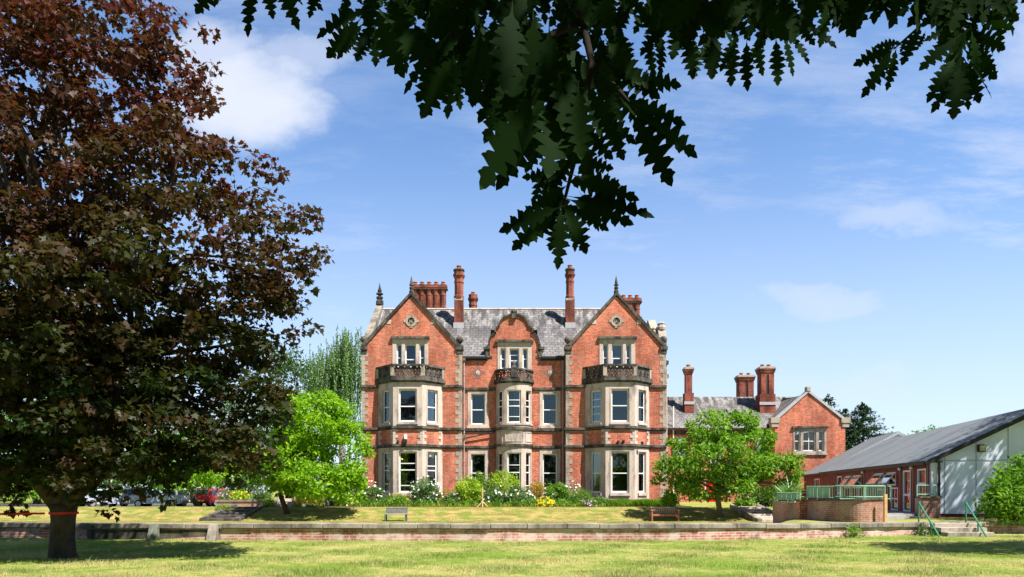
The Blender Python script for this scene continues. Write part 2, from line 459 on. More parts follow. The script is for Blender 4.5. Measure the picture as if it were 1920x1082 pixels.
def make_tree(name, base, label, cat, ells, leafmat, nclump, per, size, crad, trunk_r, barkmat='bark', group=None,
              shape=LEAF_SIMPLE, flat=0.6, up=0.6, fork=None, nl=10, shell=0.55, droop=.25, tvar=.35, stems=1, cfun=None, keep=None):
    root = thing(name, base, label, cat, group)
    b = Vector(base)
    C = crown_points(ells, nclump, shell) if cfun is None else cfun()
    Rr = crad*(0.6 + 0.8*rng.random(len(C)))
    P, D, N, S, t = clump_leaves(C, Rr, per, flat, up, size, droop=droop, tvar=tvar)
    if keep is not None:
        ok = keep(P); P, D, N, S, t = P[ok], D[ok], N[ok], S[ok], t[ok]
    cx = np.array([e[:3] for e in ells]).mean(0)
    top = Vector(cx)
    fk = Vector(fork) if fork is not None else b.lerp(Vector((top.x, top.y, top.z)), 0.45)
    mb = MB()
    zs = max(abs(fk.z-b.z), .2)
    for s in range(stems):
        o = Vector((random.uniform(-.25, .25), random.uniform(-.2, .2), 0)) if stems > 1 else Vector((0, 0, 0))
        mb.tube([b + o*0.3 + Vector((0, 0, -.15)), b + o*.5 + Vector((0, 0, zs*.12)), b.lerp(fk, .5)+o*1.2, fk+o*2.0],
                [trunk_r*1.45, trunk_r*1.05, trunk_r*.9, trunk_r*.75], 10)
    sel = C[rng.choice(len(C), min(nl, len(C)), replace=False)]
    limbs(mb, fk - Vector((0, 0, .1)), sel, trunk_r*.55, seed=len(name))
    mb.build('trunk', barkmat, root, smooth=True)
    leaf_mesh('crown', P, D, N, S, shape, leafmat, t, root)
    return root

M['lf_maple'] = leaf_mat('purple_maple_leaf', (.018, .044, .008), (.090, .017, .017), .32, .014, .5, 1.7)
M['lf_lime'] = leaf_mat('bright_green_leaf', (.10, .25, .012), (.31, .50, .02), .42, .012, .5, 1.35)
M['lf_magnolia'] = leaf_mat('mid_green_leaf', (.06, .17, .015), (.22, .38, .025), .38, .016, .45, 1.35)
M['lf_dark'] = leaf_mat('deep_green_leaf', (.03, .075, .012), (.08, .16, .022), .3, .05, .45)
M['lf_birch'] = leaf_mat('grey_green_birch_leaf', (.075, .16, .03), (.18, .32, .065), .35, .05, .45, 1.2)
M['lf_conifer'] = leaf_mat('dark_conifer_needle', (.014, .04, .016), (.04, .09, .03), .15, .04, .5)
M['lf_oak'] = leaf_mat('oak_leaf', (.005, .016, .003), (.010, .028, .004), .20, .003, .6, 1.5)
M['lf_shrub'] = leaf_mat('shrub_leaf', (.06, .16, .02), (.21, .36, .035), .36, .02, .5, 1.3)
M['lf_rose'] = leaf_mat('rose_leaf', (.05, .13, .025), (.12, .23, .04), .32, .05, .5)
M['lf_yellowgreen'] = leaf_mat('yellow_green_leaf', (.20, .34, .02), (.40, .50, .03), .4, .03, .5)
M['lf_orange'] = leaf_mat('orange_tipped_leaf', (.22, .25, .025), (.5, .26, .04), .4, .03, .5)
M['petal_white'] = leaf_mat('white_petal', (.75, .75, .72), (.85, .83, .8), .25, .02, .5, .8)
M['petal_yellow'] = leaf_mat('yellow_petal', (.75, .50, .01), (.85, .65, .02), .25, .02, .5, .9)
M['petal_orange'] = leaf_mat('orange_petal', (.80, .32, .01), (.85, .55, .02), .25, .02, .5, .9)
M['petal_blue'] = leaf_mat('lavender_petal', (.20, .14, .45), (.30, .24, .55), .25, .02, .5, .9)
M['petal_pink'] = leaf_mat('dusty_pink_petal', (.42, .27, .40), (.55, .40, .5), .25, .02, .5, .9)

# ------------------------------------------------------------------ ground
WALLPTS = [(-60, 21.6), (-26, 21.3), (-13.2, 21.0), (-12.75, 20.5), (-8.6, 20.1), (-5.6, 19.8), (0, 19.6), (5, 19.9), (9, 20.7), (12, 21.9), (16, 23.0), (22, 24.0), (60, 26)]
WX = [p[0] for p in WALLPTS]; WYs = [p[1] for p in WALLPTS]
def wall_y(x): return np.interp(x, WX, WYs)
def wall_top(x): return np.interp(x, [-40, -13, -5, 4, 14, 30], [.46, .46, .50, .50, .40, .38])
def ground_z(x, Y):
    x = np.asarray(x, float); Y = np.asarray(Y, float)
    wy = wall_y(x); wt = wall_top(x)
    front = 0.03*np.sin(x*.35+1.0)*np.sin(Y*.4) * np.clip((wy-Y)/3.0, 0, 1)
    t = np.clip((Y-wy-0.2)/np.maximum(36.0-wy, 1), 0, 1)
    sunk = wt-.07 - (wt-.07+.30)*(t**0.7)
    s2 = np.clip((Y-38.3)/(42.6-38.3), 0, 1); s2 = s2*s2*(3-2*s2)
    sunk = sunk + s2*(.36+.30)
    flat = wt-.07 + (np.interp(Y, [23, 26, 30, 45, 60], [.32, .24, .28, .36, .36]) - (wt-.07))*np.clip((Y-wy)/4.0, 0, 1)
    edge = np.interp(Y, [20, 28, 31, 34, 46], [9.5, 11.2, 12.3, 15.6, 17.0])
    k = np.clip((x-edge+.6)/1.2, 0, 1); k = k*k*(3-2*k)
    back = sunk*(1-k) + flat*k
    cp = np.clip((Y-44.5)/4.0, 0, 1)*np.clip((-12.0-x)/3.0, 0, 1)
    back = back - .36*cp
    z = np.where(Y < wy+.15, front, back)
    far = np.clip((Y-120)/200, 0, 1)
    return z*(1-far)

def lawn_material():
    m, t, out = new_mat('summer_lawn')
    P = pos(t); x, y, z = t.sep(P)
    n = t.noise(t.vm('MULTIPLY', P, (.7, 1.0, 1)), 0.55, 5.0, 0.62)
    n2 = t.noise(P, 3.2, 4.0, 0.7)
    n3 = t.noise(P, 45.0, 2.0, 0.7)
    dry = t.m('ADD', t.m('MULTIPLY', n, .55), t.m('MULTIPLY', n2, .45))
    bank = t.m('MULTIPLY', t.ramp(y, 24, 34), t.ramp(y, 44.5, 42.5))
    d = t.ramp(t.m('ADD', dry, t.m('MULTIPLY', bank, .075)), .42, .62)
    green = t.mix(n2, (.14, .21, .034, 1), (.21, .28, .05, 1))
    straw = t.mix(n2, (.34, .315, .10, 1), (.42, .36, .14, 1))
    c = t.mix(d, green, straw)
    c = t.mix(t.m('MULTIPLY', bank, .9), c, t.mix(t.ramp(t.noise(t.vm('MULTIPLY', P, (.8, 1.0, 1)), 1.25, 6.0, .72), .42, .57), (.13, .20, .03, 1), (.36, .28, .10, 1)))
    brown = t.m('MULTIPLY', bank, t.ramp(t.noise(t.vm('MULTIPLY', P, (.8, 1.1, 1)), 1.7, 6.0, .72),   .46, .62, 0, .6))
    c = t.mix(brown, c, (.25, .145, .06, 1))
    f = t.ramp(n3, .2, .8, .72, 1.22)
    c = t.mix(1.0, c, t.xyz(f, f, f), 'MULTIPLY')
    pbsdf(t, out, c, 1.0, 0.0, bump=n3, bstr=.6, bdist=.03)
    return m
M['lawn'] = lawn_material()

def blade_material(name='grass_blade', ca=(.185, .28, .045, 1), cb=(.50, .46, .20, 1), s1=.55, s2=3.2, lo=.47, hi=.64):
    m, t, out = new_mat(name)
    P = pos(t)
    at = t.n('ShaderNodeAttribute', attribute_name='tint').outputs['Fac']
    n = t.noise(t.vm('MULTIPLY', P, (.7, 1.0, 1)), s1, 5.0, 0.62); n2 = t.noise(P, s2, 4.0, 0.7)
    dry = t.ramp(t.m('ADD', t.m('ADD', t.m('MULTIPLY', n, .55), t.m('MULTIPLY', n2, .45)), t.m('MULTIPLY', at, .12)), lo, hi)
    c = t.mix(dry, ca, cb)
    d = t.n('ShaderNodeBsdfDiffuse'); t.put(d.inputs[0], c); tr = t.n('ShaderNodeBsdfTranslucent'); t.put(tr.inputs[0], c)
    mx = t.n('ShaderNodeMixShader'); mx.inputs[0].default_value = .35; t.put(mx.inputs[1], d.outputs[0]); t.put(mx.inputs[2], tr.outputs[0])
    t.put(out.inputs[0], mx.outputs[0]); return m
M['blade'] = blade_material()
M['blade_dry'] = blade_material('dry_grass_blade', (.12, .21, .028, 1), (.42, .28, .12, 1), 1.3, 3.0, .515, .615)

def build_ground():
    xs = np.unique(np.concatenate([np.linspace(-900, -60, 18), np.linspace(-60, 60, 241), np.linspace(60, 900, 18)]))
    ys = np.unique(np.concatenate([np.linspace(-300, -10, 10), np.linspace(-10, 18, 29), np.linspace(18, 62, 221), np.linspace(62, 120, 20), np.linspace(120, 1800, 16)]))
    ys = np.unique(np.concatenate([ys, [19.6+.10, 19.6+.20]]))
    X, Yg = np.meshgrid(xs, ys)
    near = np.clip(1-(np.abs(Yg-19.7)-.6)/6.0, 0, 1)        # rows bend with the wall so that the step in level hides inside it
    Yg = Yg + (wall_y(X)-19.6)*near
    Z = ground_z(X, Yg)
    nx, ny = len(xs), len(ys)
    me = bpy.data.meshes.new('lawn')
    V = np.stack([X, Yg, Z], -1).reshape(-1, 3)
    i = np.arange(nx-1); j = np.arange(ny-1); I, J = np.meshgrid(i, j); a = (J*nx+I).ravel()
    me.from_pydata(V.tolist(), [], np.stack([a, a+1, a+nx+1, a+nx], -1).tolist())
    me.polygons.foreach_set('use_smooth', [True]*len(me.polygons))
    me.materials.append(M['lawn']); me.update()
    o = bpy.data.objects.new('lawn', me); col.objects.link(o); tag(o, 'mown summer lawn with dry straw patches and a grass bank', 'lawn', kind='structure')
build_ground()

def grass(name, n, x0, x1, y0, y1, h, w, label, cond=None, mat='blade'):
    k = n
    Y = y0*(y1/y0)**rng.random(k)                       # denser where it is seen from nearer
    half = .79*Y; X = rng.uniform(-1, 1, k)*half
    X = X.clip(x0, x1)
    ok = np.ones(k, bool) if cond is None else cond(X, Y)
    X, Y = X[ok], Y[ok]; k = len(X)
    P = np.stack([X, Y, ground_z(X, Y)-.01], -1)
    tuft = np.sin(X*1.7+Y*.9)*np.sin(Y*2.3-X*.6)*.5+.5
    H = h*(.45+.7*rng.random(k))*(.6+.9*tuft**2)
    D = np.stack([rng.normal(0, .38, k), rng.normal(0, .38, k), np.ones(k)], -1)
    N = norm(np.stack([rng.normal(0, .6, k), -np.ones(k), np.full(k, .3)], -1))
    V = (np.array([(-w, 0), (w, 0), (0, 1)]), np.array([(0, 1, 2)]))
    o = leaf_mesh(name, P, D, N, H, V, mat, rng.random(k), fold=0, at=(0, 15, 0))
    tag(o, label, 'grass', kind='stuff')
grass('grass', 230000, -30, 30, 10.2, 22.0, .062, .10, 'short sunlit grass blades of the lawn in front of the low wall', lambda X, Y: Y < wall_y(X)-.12)
grass('long_grass', 26000, -30, 30, 10.2, 23.0, .13, .04, 'taller seeding grass along the wall foot and round the trunk',
      lambda X, Y: ((Y < wall_y(X)-.1) & (Y > wall_y(X)-.55) & (rng.random(len(X)) < .55)) | ((np.hypot(X+9.9, (Y-14.6)*1.3) < 2.0) & (rng.random(len(X)) < .5)) | ((Y < wall_y(X)-.1) & (rng.random(len(X)) < .32*(np.sin(X*1.1+Y*.7)*np.sin(Y*1.9-X*.4) > .1))))
grass('bank_grass', 60000, -30, 30, 33.0, 43.4, .06, .16, 'dry mown grass of the bank below the mansion', lambda X, Y: (X < 13.2) & (np.hypot(X+16.4, 0) > 1.1), 'blade_dry')
# ------------------------------------------------------------------ mansion
YH, YR = 48.0, 48.8                         # front of the gabled wings, front of the recessed centre
HX = lambda x: pxx(x, YH); HZ = lambda y: pxz(y, YH)
RX = lambda x: pxx(x, YR); RZ = lambda y: pxz(y, YR)
mansion = thing('mansion', (0, YH, .36), 'large red brick mansion with two tall gables, stone bays and a grey slate roof', 'house')
ZB = -0.1
AX = .131                                    # axis of symmetry
F48, FR = Fr(0, YH), Fr(0, YR)
z_s1, z_s2, z_s3 = HZ(724), HZ(803.5), HZ(836.5)   # string courses

def sash(parent, F, u0, u1, z0, z1, d=.16, bars=(), ubars=(), fw=.075, meet=.5, blind=None, blindmat='blind', open_gap=0.0):
    """white sliding sash and its glass, set d behind the wall face"""
    mb = MB()
    mb.fbox(F, u0, u0+fw, z0, z1, d, d+.08); mb.fbox(F, u1-fw, u1, z0, z1, d, d+.08)
    mb.fbox(F, u0+fw, u1-fw, z0, z0+fw*1.5, d, d+.08); mb.fbox(F, u0+fw, u1-fw, z1-fw, z1, d, d+.08)
    H = z1-z0
    if meet: mb.fbox(F, u0+fw, u1-fw, z0+H*meet-.035, z0+H*meet+.035, d-.02, d+.07)
    for b in bars: mb.fbox(F, u0+fw, u1-fw, z0+H*b-.03, z0+H*b+.03, d+.005, d+.06)
    for b in ubars:
        uc = u0+(u1-u0)*b; mb.fbox(F, uc-.022, uc+.022, z0+fw*1.5, z1-fw, d+.01, d+.058)
    mb.build('sash', 'white', parent)
    g = MB(); g.fbox(F, u0+fw*.5, u1-fw*.5, z0+fw*.5, z1-fw*.5, d+.045, d+.052)
    g.build('pane', 'glass', parent)
    if blind:
        b = MB(); b.fbox(F, u0+fw+.01, u1-fw-.01, z0+H*blind[0], z0+H*blind[1], d+.14, d+.16)
        b.build('blind', blindmat, parent)

def stone_window(F, o, lights, sill=True, hood=None, mat='stone', d=-.04, thick=.30, sashes=None, proud_sill=.10):
    """window part of the mansion: stone surround o=(u0,u1,z0,z1) with light openings"""
    mb = MB()
    mb.wall(F, rect(*o), [rect(*l[:4]) for l in lights], d, thick)
    if sill: mb.fbox(F, o[0]-.06, o[1]+.06, o[2]-.16, o[2]-.003, d-proud_sill, .2)
    w = mb.build('window', mat, ROOT)
    if hood is not None:
        h = MB(); h.fbox(F, hood[0], hood[1], o[3]+.003, o[3]+.16, -.20, .1); h.build('hood_mould', 'stone_dark', w)
    for i, l in enumerate(lights):
        kw = dict(sashes[i]) if sashes else {}
        sash(w, F, *l[:4], **kw)
    return w
ROOT = mansion

def quoins(F, u, side, z0, z1, parent, a=.46, b=.24, h=.29, mat='stone_mid', both=False):
    mb = MB(); z = z0; k = 0
    while z < z1-.05:
        w = a if k % 2 == 0 else b
        ua, ub = (u, u+w) if side > 0 else (u-w, u)
        if both: ua, ub = u-w*.75, u+w*.75
        mb.fbox(F, ua, ub, z+.006, min(z+h, z1)-.006, -.022, .05); z += h; k += 1
    return mb.build('quoin', mat, parent)

def mirror(u): return 2*AX-u

# --- wings
xl, xr, xa = HX(678), HX(866), HX(771)
za, zf = HZ(556), HZ(650)
def wing(sg):
    """sg=+1 the left wing as measured, -1 its mirror image"""
    m = (lambda u: u) if sg > 0 else mirror
    def r(a, b, c, d): return rect(min(m(a), m(b)), max(m(a), m(b)), c, d)
    def o4(a, b, c, d): return (min(m(a), m(b)), max(m(a), m(b)), c, d)
    bc = -7.14
    tw = (HX(736), HX(803), HZ(690), HZ(636))
    vent = [(m(xa)+.27*math.cos(k*math.pi/8), HZ(602)+.27*math.sin(k*math.pi/8)) for k in range(16)]
    outer = [(m(xl), ZB), (m(xr), ZB), (m(xr), zf), (m(xa), za), (m(xl), zf)]
    mb = MB(); mb.wall(F48, outer, [r(*tw), r(bc-1.6, bc+1.6, HZ(796), HZ(732)), r(bc-1.6, bc+1.6, HZ(926), HZ(848)), vent], 0, .4)
    # side returns
    a, b = sorted((m(xl), m(xl)+.4*sg)); mb.box(a, b, YH+.4, 60, ZB, zf-.3)
    a, b = sorted((m(xr)-.4*sg, m(xr))); mb.box(a, b, YH+.4, YR+1.0, ZB, zf-.3)
    mb.build('wing_wall', 'brick', mansion)
    quoins(F48, m(xl), sg, .36, zf-.2, mansion)
    quoins(F48, m(xr), -sg, .36, zf-.2, mansion)
    # gable coping with kneelers
    mb = MB()
    for e in (HX(684), HX(857)):
        p = [(m(e), zf+.02), (m(xa), za+.10), (m(xa), za+.34), (m(e + (-.22 if e < xa else .22)), zf+.13)]
        mb.wall(F48, p, (), -.12, .5)
    mb.build('gable_coping', 'stone_dark', mansion)
    for e, s in ((xl, -1), (xr, 1)):
        mb = MB()
        ua, ub = sorted((m(e-.10 if s < 0 else e-.42), m(e+.42 if s < 0 else e+.10)))
        mb.fbox(F48, ua, ub, zf-.22, zf+.02, -.14, .55)
        mb.fbox(F48, ua+.06, ub-.06, zf-.48, zf-.22, -.07, .5)
        mb.build('kneeler', 'stone_dark', mansion)
    # corbelled pier blocks
    for e in (xl+.16, xr-.16):
        fm = MB(); c = (m(e), YH+.15, zf+.02)
        fm.lathe(c, [(.22, 0), (.22, .10), (.12, .16), (.10, .24), (.16, .28), (.24, .38), (.27, .50), (.24, .62), (.15, .71), (.04, .75)], 12)
        fm.build('ball_finial', 'stone_dark', mansion, smooth=False)
    fm = MB(); c = (m(xa), YH+.15, za+.28)
    fm.lathe(c, [(.17, -.1), (.17, .15), (.11, .22), (.14, .30), (.17, .38), (.08, .46), (.07, .50), (.17, .54), (.17, .60), (.08, .64), (.11, .72), (.08, .92), (.015, 1.22)], 8)
    fm.build('spike_finial', 'stone_dark', mansion)
    # round vent with quatrefoil tracery
    mb = MB()
    ring = [(m(xa)+.40*math.cos(k*math.pi/8), HZ(602)+.40*math.sin(k*math.pi/8)) for k in range(16)]
    vin = [(m(xa)+.24*math.cos(k*math.pi/8), HZ(602)+.24*math.sin(k*math.pi/8)) for k in range(16)]
    mb.wall(F48, ring, [vin], -.05, .2)
    for k in range(4):
        t = k*math.pi/2+math.pi/4
        mb.tube([F48.p(m(xa)+.24*math.cos(t), HZ(602)+.24*math.sin(t), .05), F48.p(m(xa)+.10*math.cos(t+.6), HZ(602)+.10*math.sin(t+.6), .05), F48.p(m(xa)+.24*math.cos(t+1.57), HZ(602)+.24*math.sin(t+1.57), .05)], .035, 6)
    mb.fbox(F48, m(xa)-.05, m(xa)+.05, HZ(602)-.05, HZ(602)+.05, .0, .1)
    for k in range(4):
        t = k*math.pi/2
        mb.fbox(F48, m(xa)+.42*math.cos(t)-.11, m(xa)+.42*math.cos(t)+.11, HZ(602)+.40*math.sin(t)-.09, HZ(602)+.40*math.sin(t)+.09, -.04, .15)
    mb.build('round_vent', 'stone_mid', mansion)
    # stone kneeler blocks let into the gable
    for s in (-1, 1):
        mb = MB(); uu = xa+s*1.42; zz = za-1.66
        a, b = sorted((m(uu), m(uu+s*.30))); mb.fbox(F48, a, b, zz-.28, zz+.02, -.03, .05)
        mb.build('gable_block', 'stone', mansion)
    # three-light attic window
    o = o4(*tw)
    ls = [(HX(743.5), HX(753.5)), (HX(759.5), HX(780)), (HX(786.5), HX(796.5))]
    L = sorted([o4(a, b, HZ(689), HZ(645)) for a, b in ls])
    if sg > 0: sh = [dict(meet=.42), dict(meet=.35), dict(meet=.42)]
    else: sh = [dict(meet=.42, blind=(.40, 1.0)), dict(meet=.40, blind=(.44, 1.0)), dict(meet=.42, blind=(.40, 1.0))]
    stone_window(F48, o, L, sill=False, hood=(o[0]-.10, o[1]+.10), sashes=sh)
    # string courses on the wing
    for z in (z_s1, z_s2, z_s3):
        for a, b in ((xl-.02, bc-2.27), (bc+2.27, xr+.05)):
            mb = MB(); a, b = sorted((m(a), m(b)))
            mb.fbox(F48, a, b, z-.10, z+.06, -.14, .02); mb.fbox(F48, a, b, z-.16, z-.10, -.07, .02)
            if abs(b-m(xr)) < .1 or abs(a-m(xr)) < .1:
                c, d = sorted((m(xr), m(xr)+.12*sg)); mb.box(c, d, YH+.021, YR-.02, z-.10, z+.06)
            mb.build('string_course', 'stone_dark', mansion)
    bay(m(bc), sg)

def bay_faces(xc, h=2.25, w=1.0, d=1.27, grow=0.0):
    """three faces of a canted bay as (frame, length)"""
    g = grow
    A = (xc-h-g*1.2, YH); B = (xc-w-g*.45, YH-d-g); C = (xc+w+g*.45, YH-d-g); D = (xc+h+g*1.2, YH)
    out = []
    for p, q in ((A, B), (B, C), (C, D)):
        l = math.hypot(q[0]-p[0], q[1]-p[1]); out.append((Fr(p[0], p[1], q[0]-p[0], q[1]-p[1]), l))
    return out

def ring_band(xc, z0, z1, grow, thick, mb):
    """a moulded band that follows the three faces, mitred at the corners"""
    def poly(g):
        return [(xc-2.25-g*1.2, YH), (xc-1.0-g*.45, YH-1.27-g), (xc+1.0+g*.45, YH-1.27-g), (xc+2.25+g*1.2, YH)]
    o, i = poly(grow), poly(grow-thick)
    for k in range(3):
        a, b, c, d = o[k], o[k+1], i[k+1], i[k]
        mb.hexa([(a[0], a[1], z0), (b[0], b[1], z0), (c[0], c[1], z0), (d[0], d[1], z0), (a[0], a[1], z1), (b[0], b[1], z1), (c[0], c[1], z1), (d[0], d[1], z1)])

def bay(xc, sg):
    faces = bay_faces(xc)
    st = MB(); br = MB(); bp = MB(); wins = []
    zt = HZ(721.5)
    for k, (F, L) in enumerate(faces):
        if k == 1: lo = (L/2-.60, L/2+.60)
        else: lo = (L/2-.43, L/2+.45)
        g = rect(lo[0], lo[1], HZ(924), HZ(849)); f = rect(lo[0], lo[1], HZ(794.5), HZ(734.5))
        st.wall(F, rect(0, L, ZB+.9, z_s3-.12), [g], 0, .28)
        st.wall(F, rect(0, L, z_s2+.06, zt), [f], 0, .28)
        br.wall(F, rect(0, L, z_s3+.06, z_s2-.12), (), .012, .28)
        bp.wall(F, rect(0, L, ZB, ZB+.9), (), -.02, .3)
        st.fbox(F, lo[0]-.10, lo[1]+.10, HZ(924)-.20, HZ(924)-.02, -.10, .1)
        st.fbox(F, lo[0]-.10, lo[1]+.10, HZ(794.5)-.16, HZ(794.5)-.02, -.08, .1)
        # chamfer fillets round the lights
        for (za0, za1) in ((HZ(924), HZ(849)), (HZ(794.5), HZ(734.5))):
            st.fbox(F, lo[0]-.09, lo[0]-.03, za0, za1+.09, -.025, .05); st.fbox(F, lo[1]+.03, lo[1]+.09, za0, za1+.09, -.025, .05)
            st.fbox(F, lo[0]-.03, lo[1]+.03, za1+.03, za1+.09, -.025, .05)
        wins.append((F, lo, k))
    b = st.build('bay_window', 'stone', mansion)
    br.build('brick_apron', 'brick', b); bp.build('plinth', 'brick', b)
    for k, (F, L) in enumerate(faces):
        for u, s in ((0, 1), (L, -1)):
            quoins(F, u, s, z_s3+.07, z_s2-.13, b, a=.34, b=.16, h=.21, mat='stone')
    for F, lo, k in wins:
        if sg > 0: gb = dict(bars=(.18, .72), meet=.56) if k == 1 else dict(bars=(.22, .66), meet=.55)
        else: gb = dict(meet=.48)
        sash(b, F, lo[0], lo[1], HZ(924), HZ(849), d=.13, fw=.085, **gb)
        if k != 1 or sg > 0:
            e = MB(); e.fbox(F, lo[1]-.30, lo[1]-.10, HZ(922), HZ(851), .27, .31)
            if k != 1: e.build('shutter', 'blind', b)
        kw = dict(meet=.48)
        if sg < 0 and k == 0: kw = dict(meet=.5, bars=(.28, .72))
        if sg < 0 and k == 1: kw = dict(meet=.5)
        sash(b, F, lo[0], lo[1], HZ(794.5), HZ(734.5), d=.13, fw=.085, **kw)
    if sg < 0:
        F, L = faces[2]; c = MB(); c.fbox(F, L/2+.12, L/2+.36, HZ(793), HZ(735), .30, .36); c.build('curtain', 'curtain', b)
    for z in (z_s2, z_s3):
        bands = MB(); ring_band(xc, z-.10, z+.06, .13, .20, bands); ring_band(xc, z-.16, z-.10, .06, .12, bands); bands.build('string_course', 'stone_dark', b)
    bands = MB(); ring_band(xc, zt+.003, zt+.10, .10, .30, bands); ring_band(xc, zt+.10, zt+.30, .20, .5, bands)
    bands.build('cornice', 'stone_dark', b)
    # lead roof of the bay inside the balcony
    fl = MB(); fl.hexa([(xc-2.2, YH-.01, zt+.12), (xc-.95, YH-1.2, zt+.12), (xc+.95, YH-1.2, zt+.12), (xc+2.2, YH-.01, zt+.12), (xc-2.2, YH-.01, zt+.2), (xc-.95, YH-1.2, zt+.2), (xc+.95, YH-1.2, zt+.2), (xc+2.2, YH-.01, zt+.2)])
    fl.build('bay_roof', 'lead', b)
    # pierced balcony
    z0, z1 = zt+.30, HZ(692)
    bal = MB(); ring_band(xc, z0, z0+.12, .14, .22, bal); bo = bal.build('balcony', 'stone_dark', mansion)
    bal = MB(); ring_band(xc, z1-.02, z1+.11, .17, .26, bal); bal.build('balcony_rail', 'stone_dark', bo)
    pat = MB()
    for k, (F, L) in enumerate(bay_faces(xc, grow=.10)):
        for u in ((.0, L) if k == 1 else ((0.06,) if k == 0 else (L-.06,))):
            posts = MB(); posts.fbox(F, u-.12, u+.12, z0+.12, z1-.02, -.02, .2); posts.build('balcony_post', 'stone_mid', bo)
        n = 8 if k == 1 else 7
        w = (L-.36)/n; zc = (z0+.12+z1-.02)/2; hh = (z1-z0-.14)/2
        for i in range(n):
            uc = .18+w*(i+.5); s = 1 if i % 2 else -1
            q = [F.p(uc+w*.42*math.cos(t), zc+hh*.85*math.sin(t), .09) for t in np.linspace(0, 2*math.pi, 11)]
            pat.tube(q, .055, 5, cap=False)
            q = [F.p(uc+s*w*.5*math.sin(t)*.8, zc+hh*t/math.pi, .09) for t in np.linspace(-math.pi, math.pi, 9)]
            pat.tube(q, .065, 5)
            pat.tube([F.p(uc-w*.5, zc, .09), F.p(uc+w*.5, zc, .09)], .045, 5)
    pat.build('pierced_panel', 'stone_dark', bo)

wing(1)
wing(-1)

# --- recessed centre with its shaped gable
cx0 = RX(963.8)
S = lambda dx: dx*YR/FPX
arch = []
zsp = RZ(615)
r_a, h_a = S(27), RZ(591)-RZ(615)
right = [(cx0+S(49), RZ(668)), (cx0+S(49), RZ(651)), (cx0+S(45.5), RZ(648))]
for t in np.linspace(0, math.pi/2, 7):         # concave sweep
    right.append((cx0+S(33.5)+S(12)*math.cos(t)*1.0, RZ(648)+(RZ(626)-RZ(648))*math.sin(t)))
right += [(cx0+S(33.5), RZ(616)), (cx0+S(28), RZ(614))]
for t in np.linspace(0.05, math.pi/2, 9):
    right.append((cx0+r_a*math.cos(t), zsp+h_a*math.sin(t)))
left = [(2*cx0-a, b) for a, b in reversed(right[:-1])]
shape = right + left
xL, xR = HX(866), HX(1061)
ze = RZ(668)
outer = [(xL+.003, ZB), (xR-.003, ZB), (xR-.003, ze)] + shape + [(xL+.003, ze)]
cwin = (RX(933), RX(997), RZ(697), RZ(642))
sw = [(RX(877), RX(916), RZ(799), RZ(731)), (RX(877), RX(916), RZ(930), RZ(842))]
sw += [(2*cx0-b, 2*cx0-a, c, d) for a, b, c, d in sw]
mb = MB()
mb.wall(FR, outer, [rect(*cwin)] + [rect(*s) for s in sw] + [rect(cx0-1.1, cx0+1.1, RZ(796), RZ(734)), rect(cx0-1.1, cx0+1.1, RZ(926), RZ(848))], 0, .4)
mb.build('centre_wall', 'brick', mansion)
# coping that follows the gable
mb = MB(); pts = shape[1:-1]
for a, b in zip(pts[:-1], pts[1:]):
    d = Vector((b[0]-a[0], b[1]-a[1])); 
    if d.length < 1e-4: continue
    nrm = Vector((d.y, -d.x)).normalized()
    nrm = nrm if (nrm.x*(a[0]-cx0) + nrm.y*(a[1]-RZ(640))) > 0 else -nrm
    mb.wall(FR, [(a[0], a[1]), (b[0], b[1]), (b[0]+nrm.x*.13, b[1]+nrm.y*.13), (a[0]+nrm.x*.13, a[1]+nrm.y*.13)], (), -.12, .46)
for s in (-1, 1):
    a, b = sorted((cx0+s*S(44), cx0+s*S(57))); mb.fbox(FR, a, b, RZ(655), RZ(650.5), -.14, .42)
    a, b = sorted((cx0+s*S(45), cx0+s*S(53))); mb.fbox(FR, a, b, RZ(668), RZ(655)-.002, -.06, .4)
    a, b = sorted((cx0+s*S(41), cx0+s*S(49))); mb.fbox(FR, a, b, RZ(672), RZ(668)-.004, -.04, .05)
mb.build('gable_coping', 'stone_dark', mansion)
mb = MB(); mb.fbox(FR, cx0-.16, cx0+.16, RZ(598), RZ(588), -.22, .2); mb.lathe((cx0, YR-.05, RZ(588)), [(.20, 0), (.24, .10), (.20, .22), (.12, .30), (.03, .34)], 10)
mb.build('keystone', 'stone_dark', mansion)
L = [(RX(a), RX(b), RZ(692), RZ(653.5)) for a, b in ((938.5, 948.5), (955.5, 973.5), (980, 989.5))]
stone_window(FR, cwin, L, sill=False, hood=(cwin[0]-.14, cwin[1]+.14), sashes=[dict(meet=.5), dict(meet=.42, bars=(.70,)), dict(meet=.5)])
for s in sw:
    up = s[2] > RZ(820)
    zt_ = RZ(738) if up else RZ(851); zb_ = RZ(796) if up else RZ(926)
    w = stone_window(FR, s, [(s[0]+.24, s[1]-.24, zb_, zt_)], sashes=[dict(meet=.48 if up else .52, fw=.07)])
# strings, gutters, frieze
for z in (z_s1-.06, z_s2, z_s3):
    for a, b in ((xL+.15, cx0-1.3), (cx0+1.3, xR-.15)):
        mb = MB(); mb.fbox(FR, a, b, z-.10, z+.06, -.12, .02); mb.fbox(FR, a, b, z-.16, z-.10, -.06, .02)
        mb.build('string_course', 'stone_dark', mansion)
for a, b in ((xL+.05, cx0-S(50)), (cx0+S(50), xR-.05)):
    mb = MB(); mb.fbox(FR, a, b, RZ(673), RZ(669), -.22, .1); mb.fbox(FR, a, b, RZ(676), RZ(673)-.003, -.10, .05)
    mb.build('gutter', 'iron', mansion)
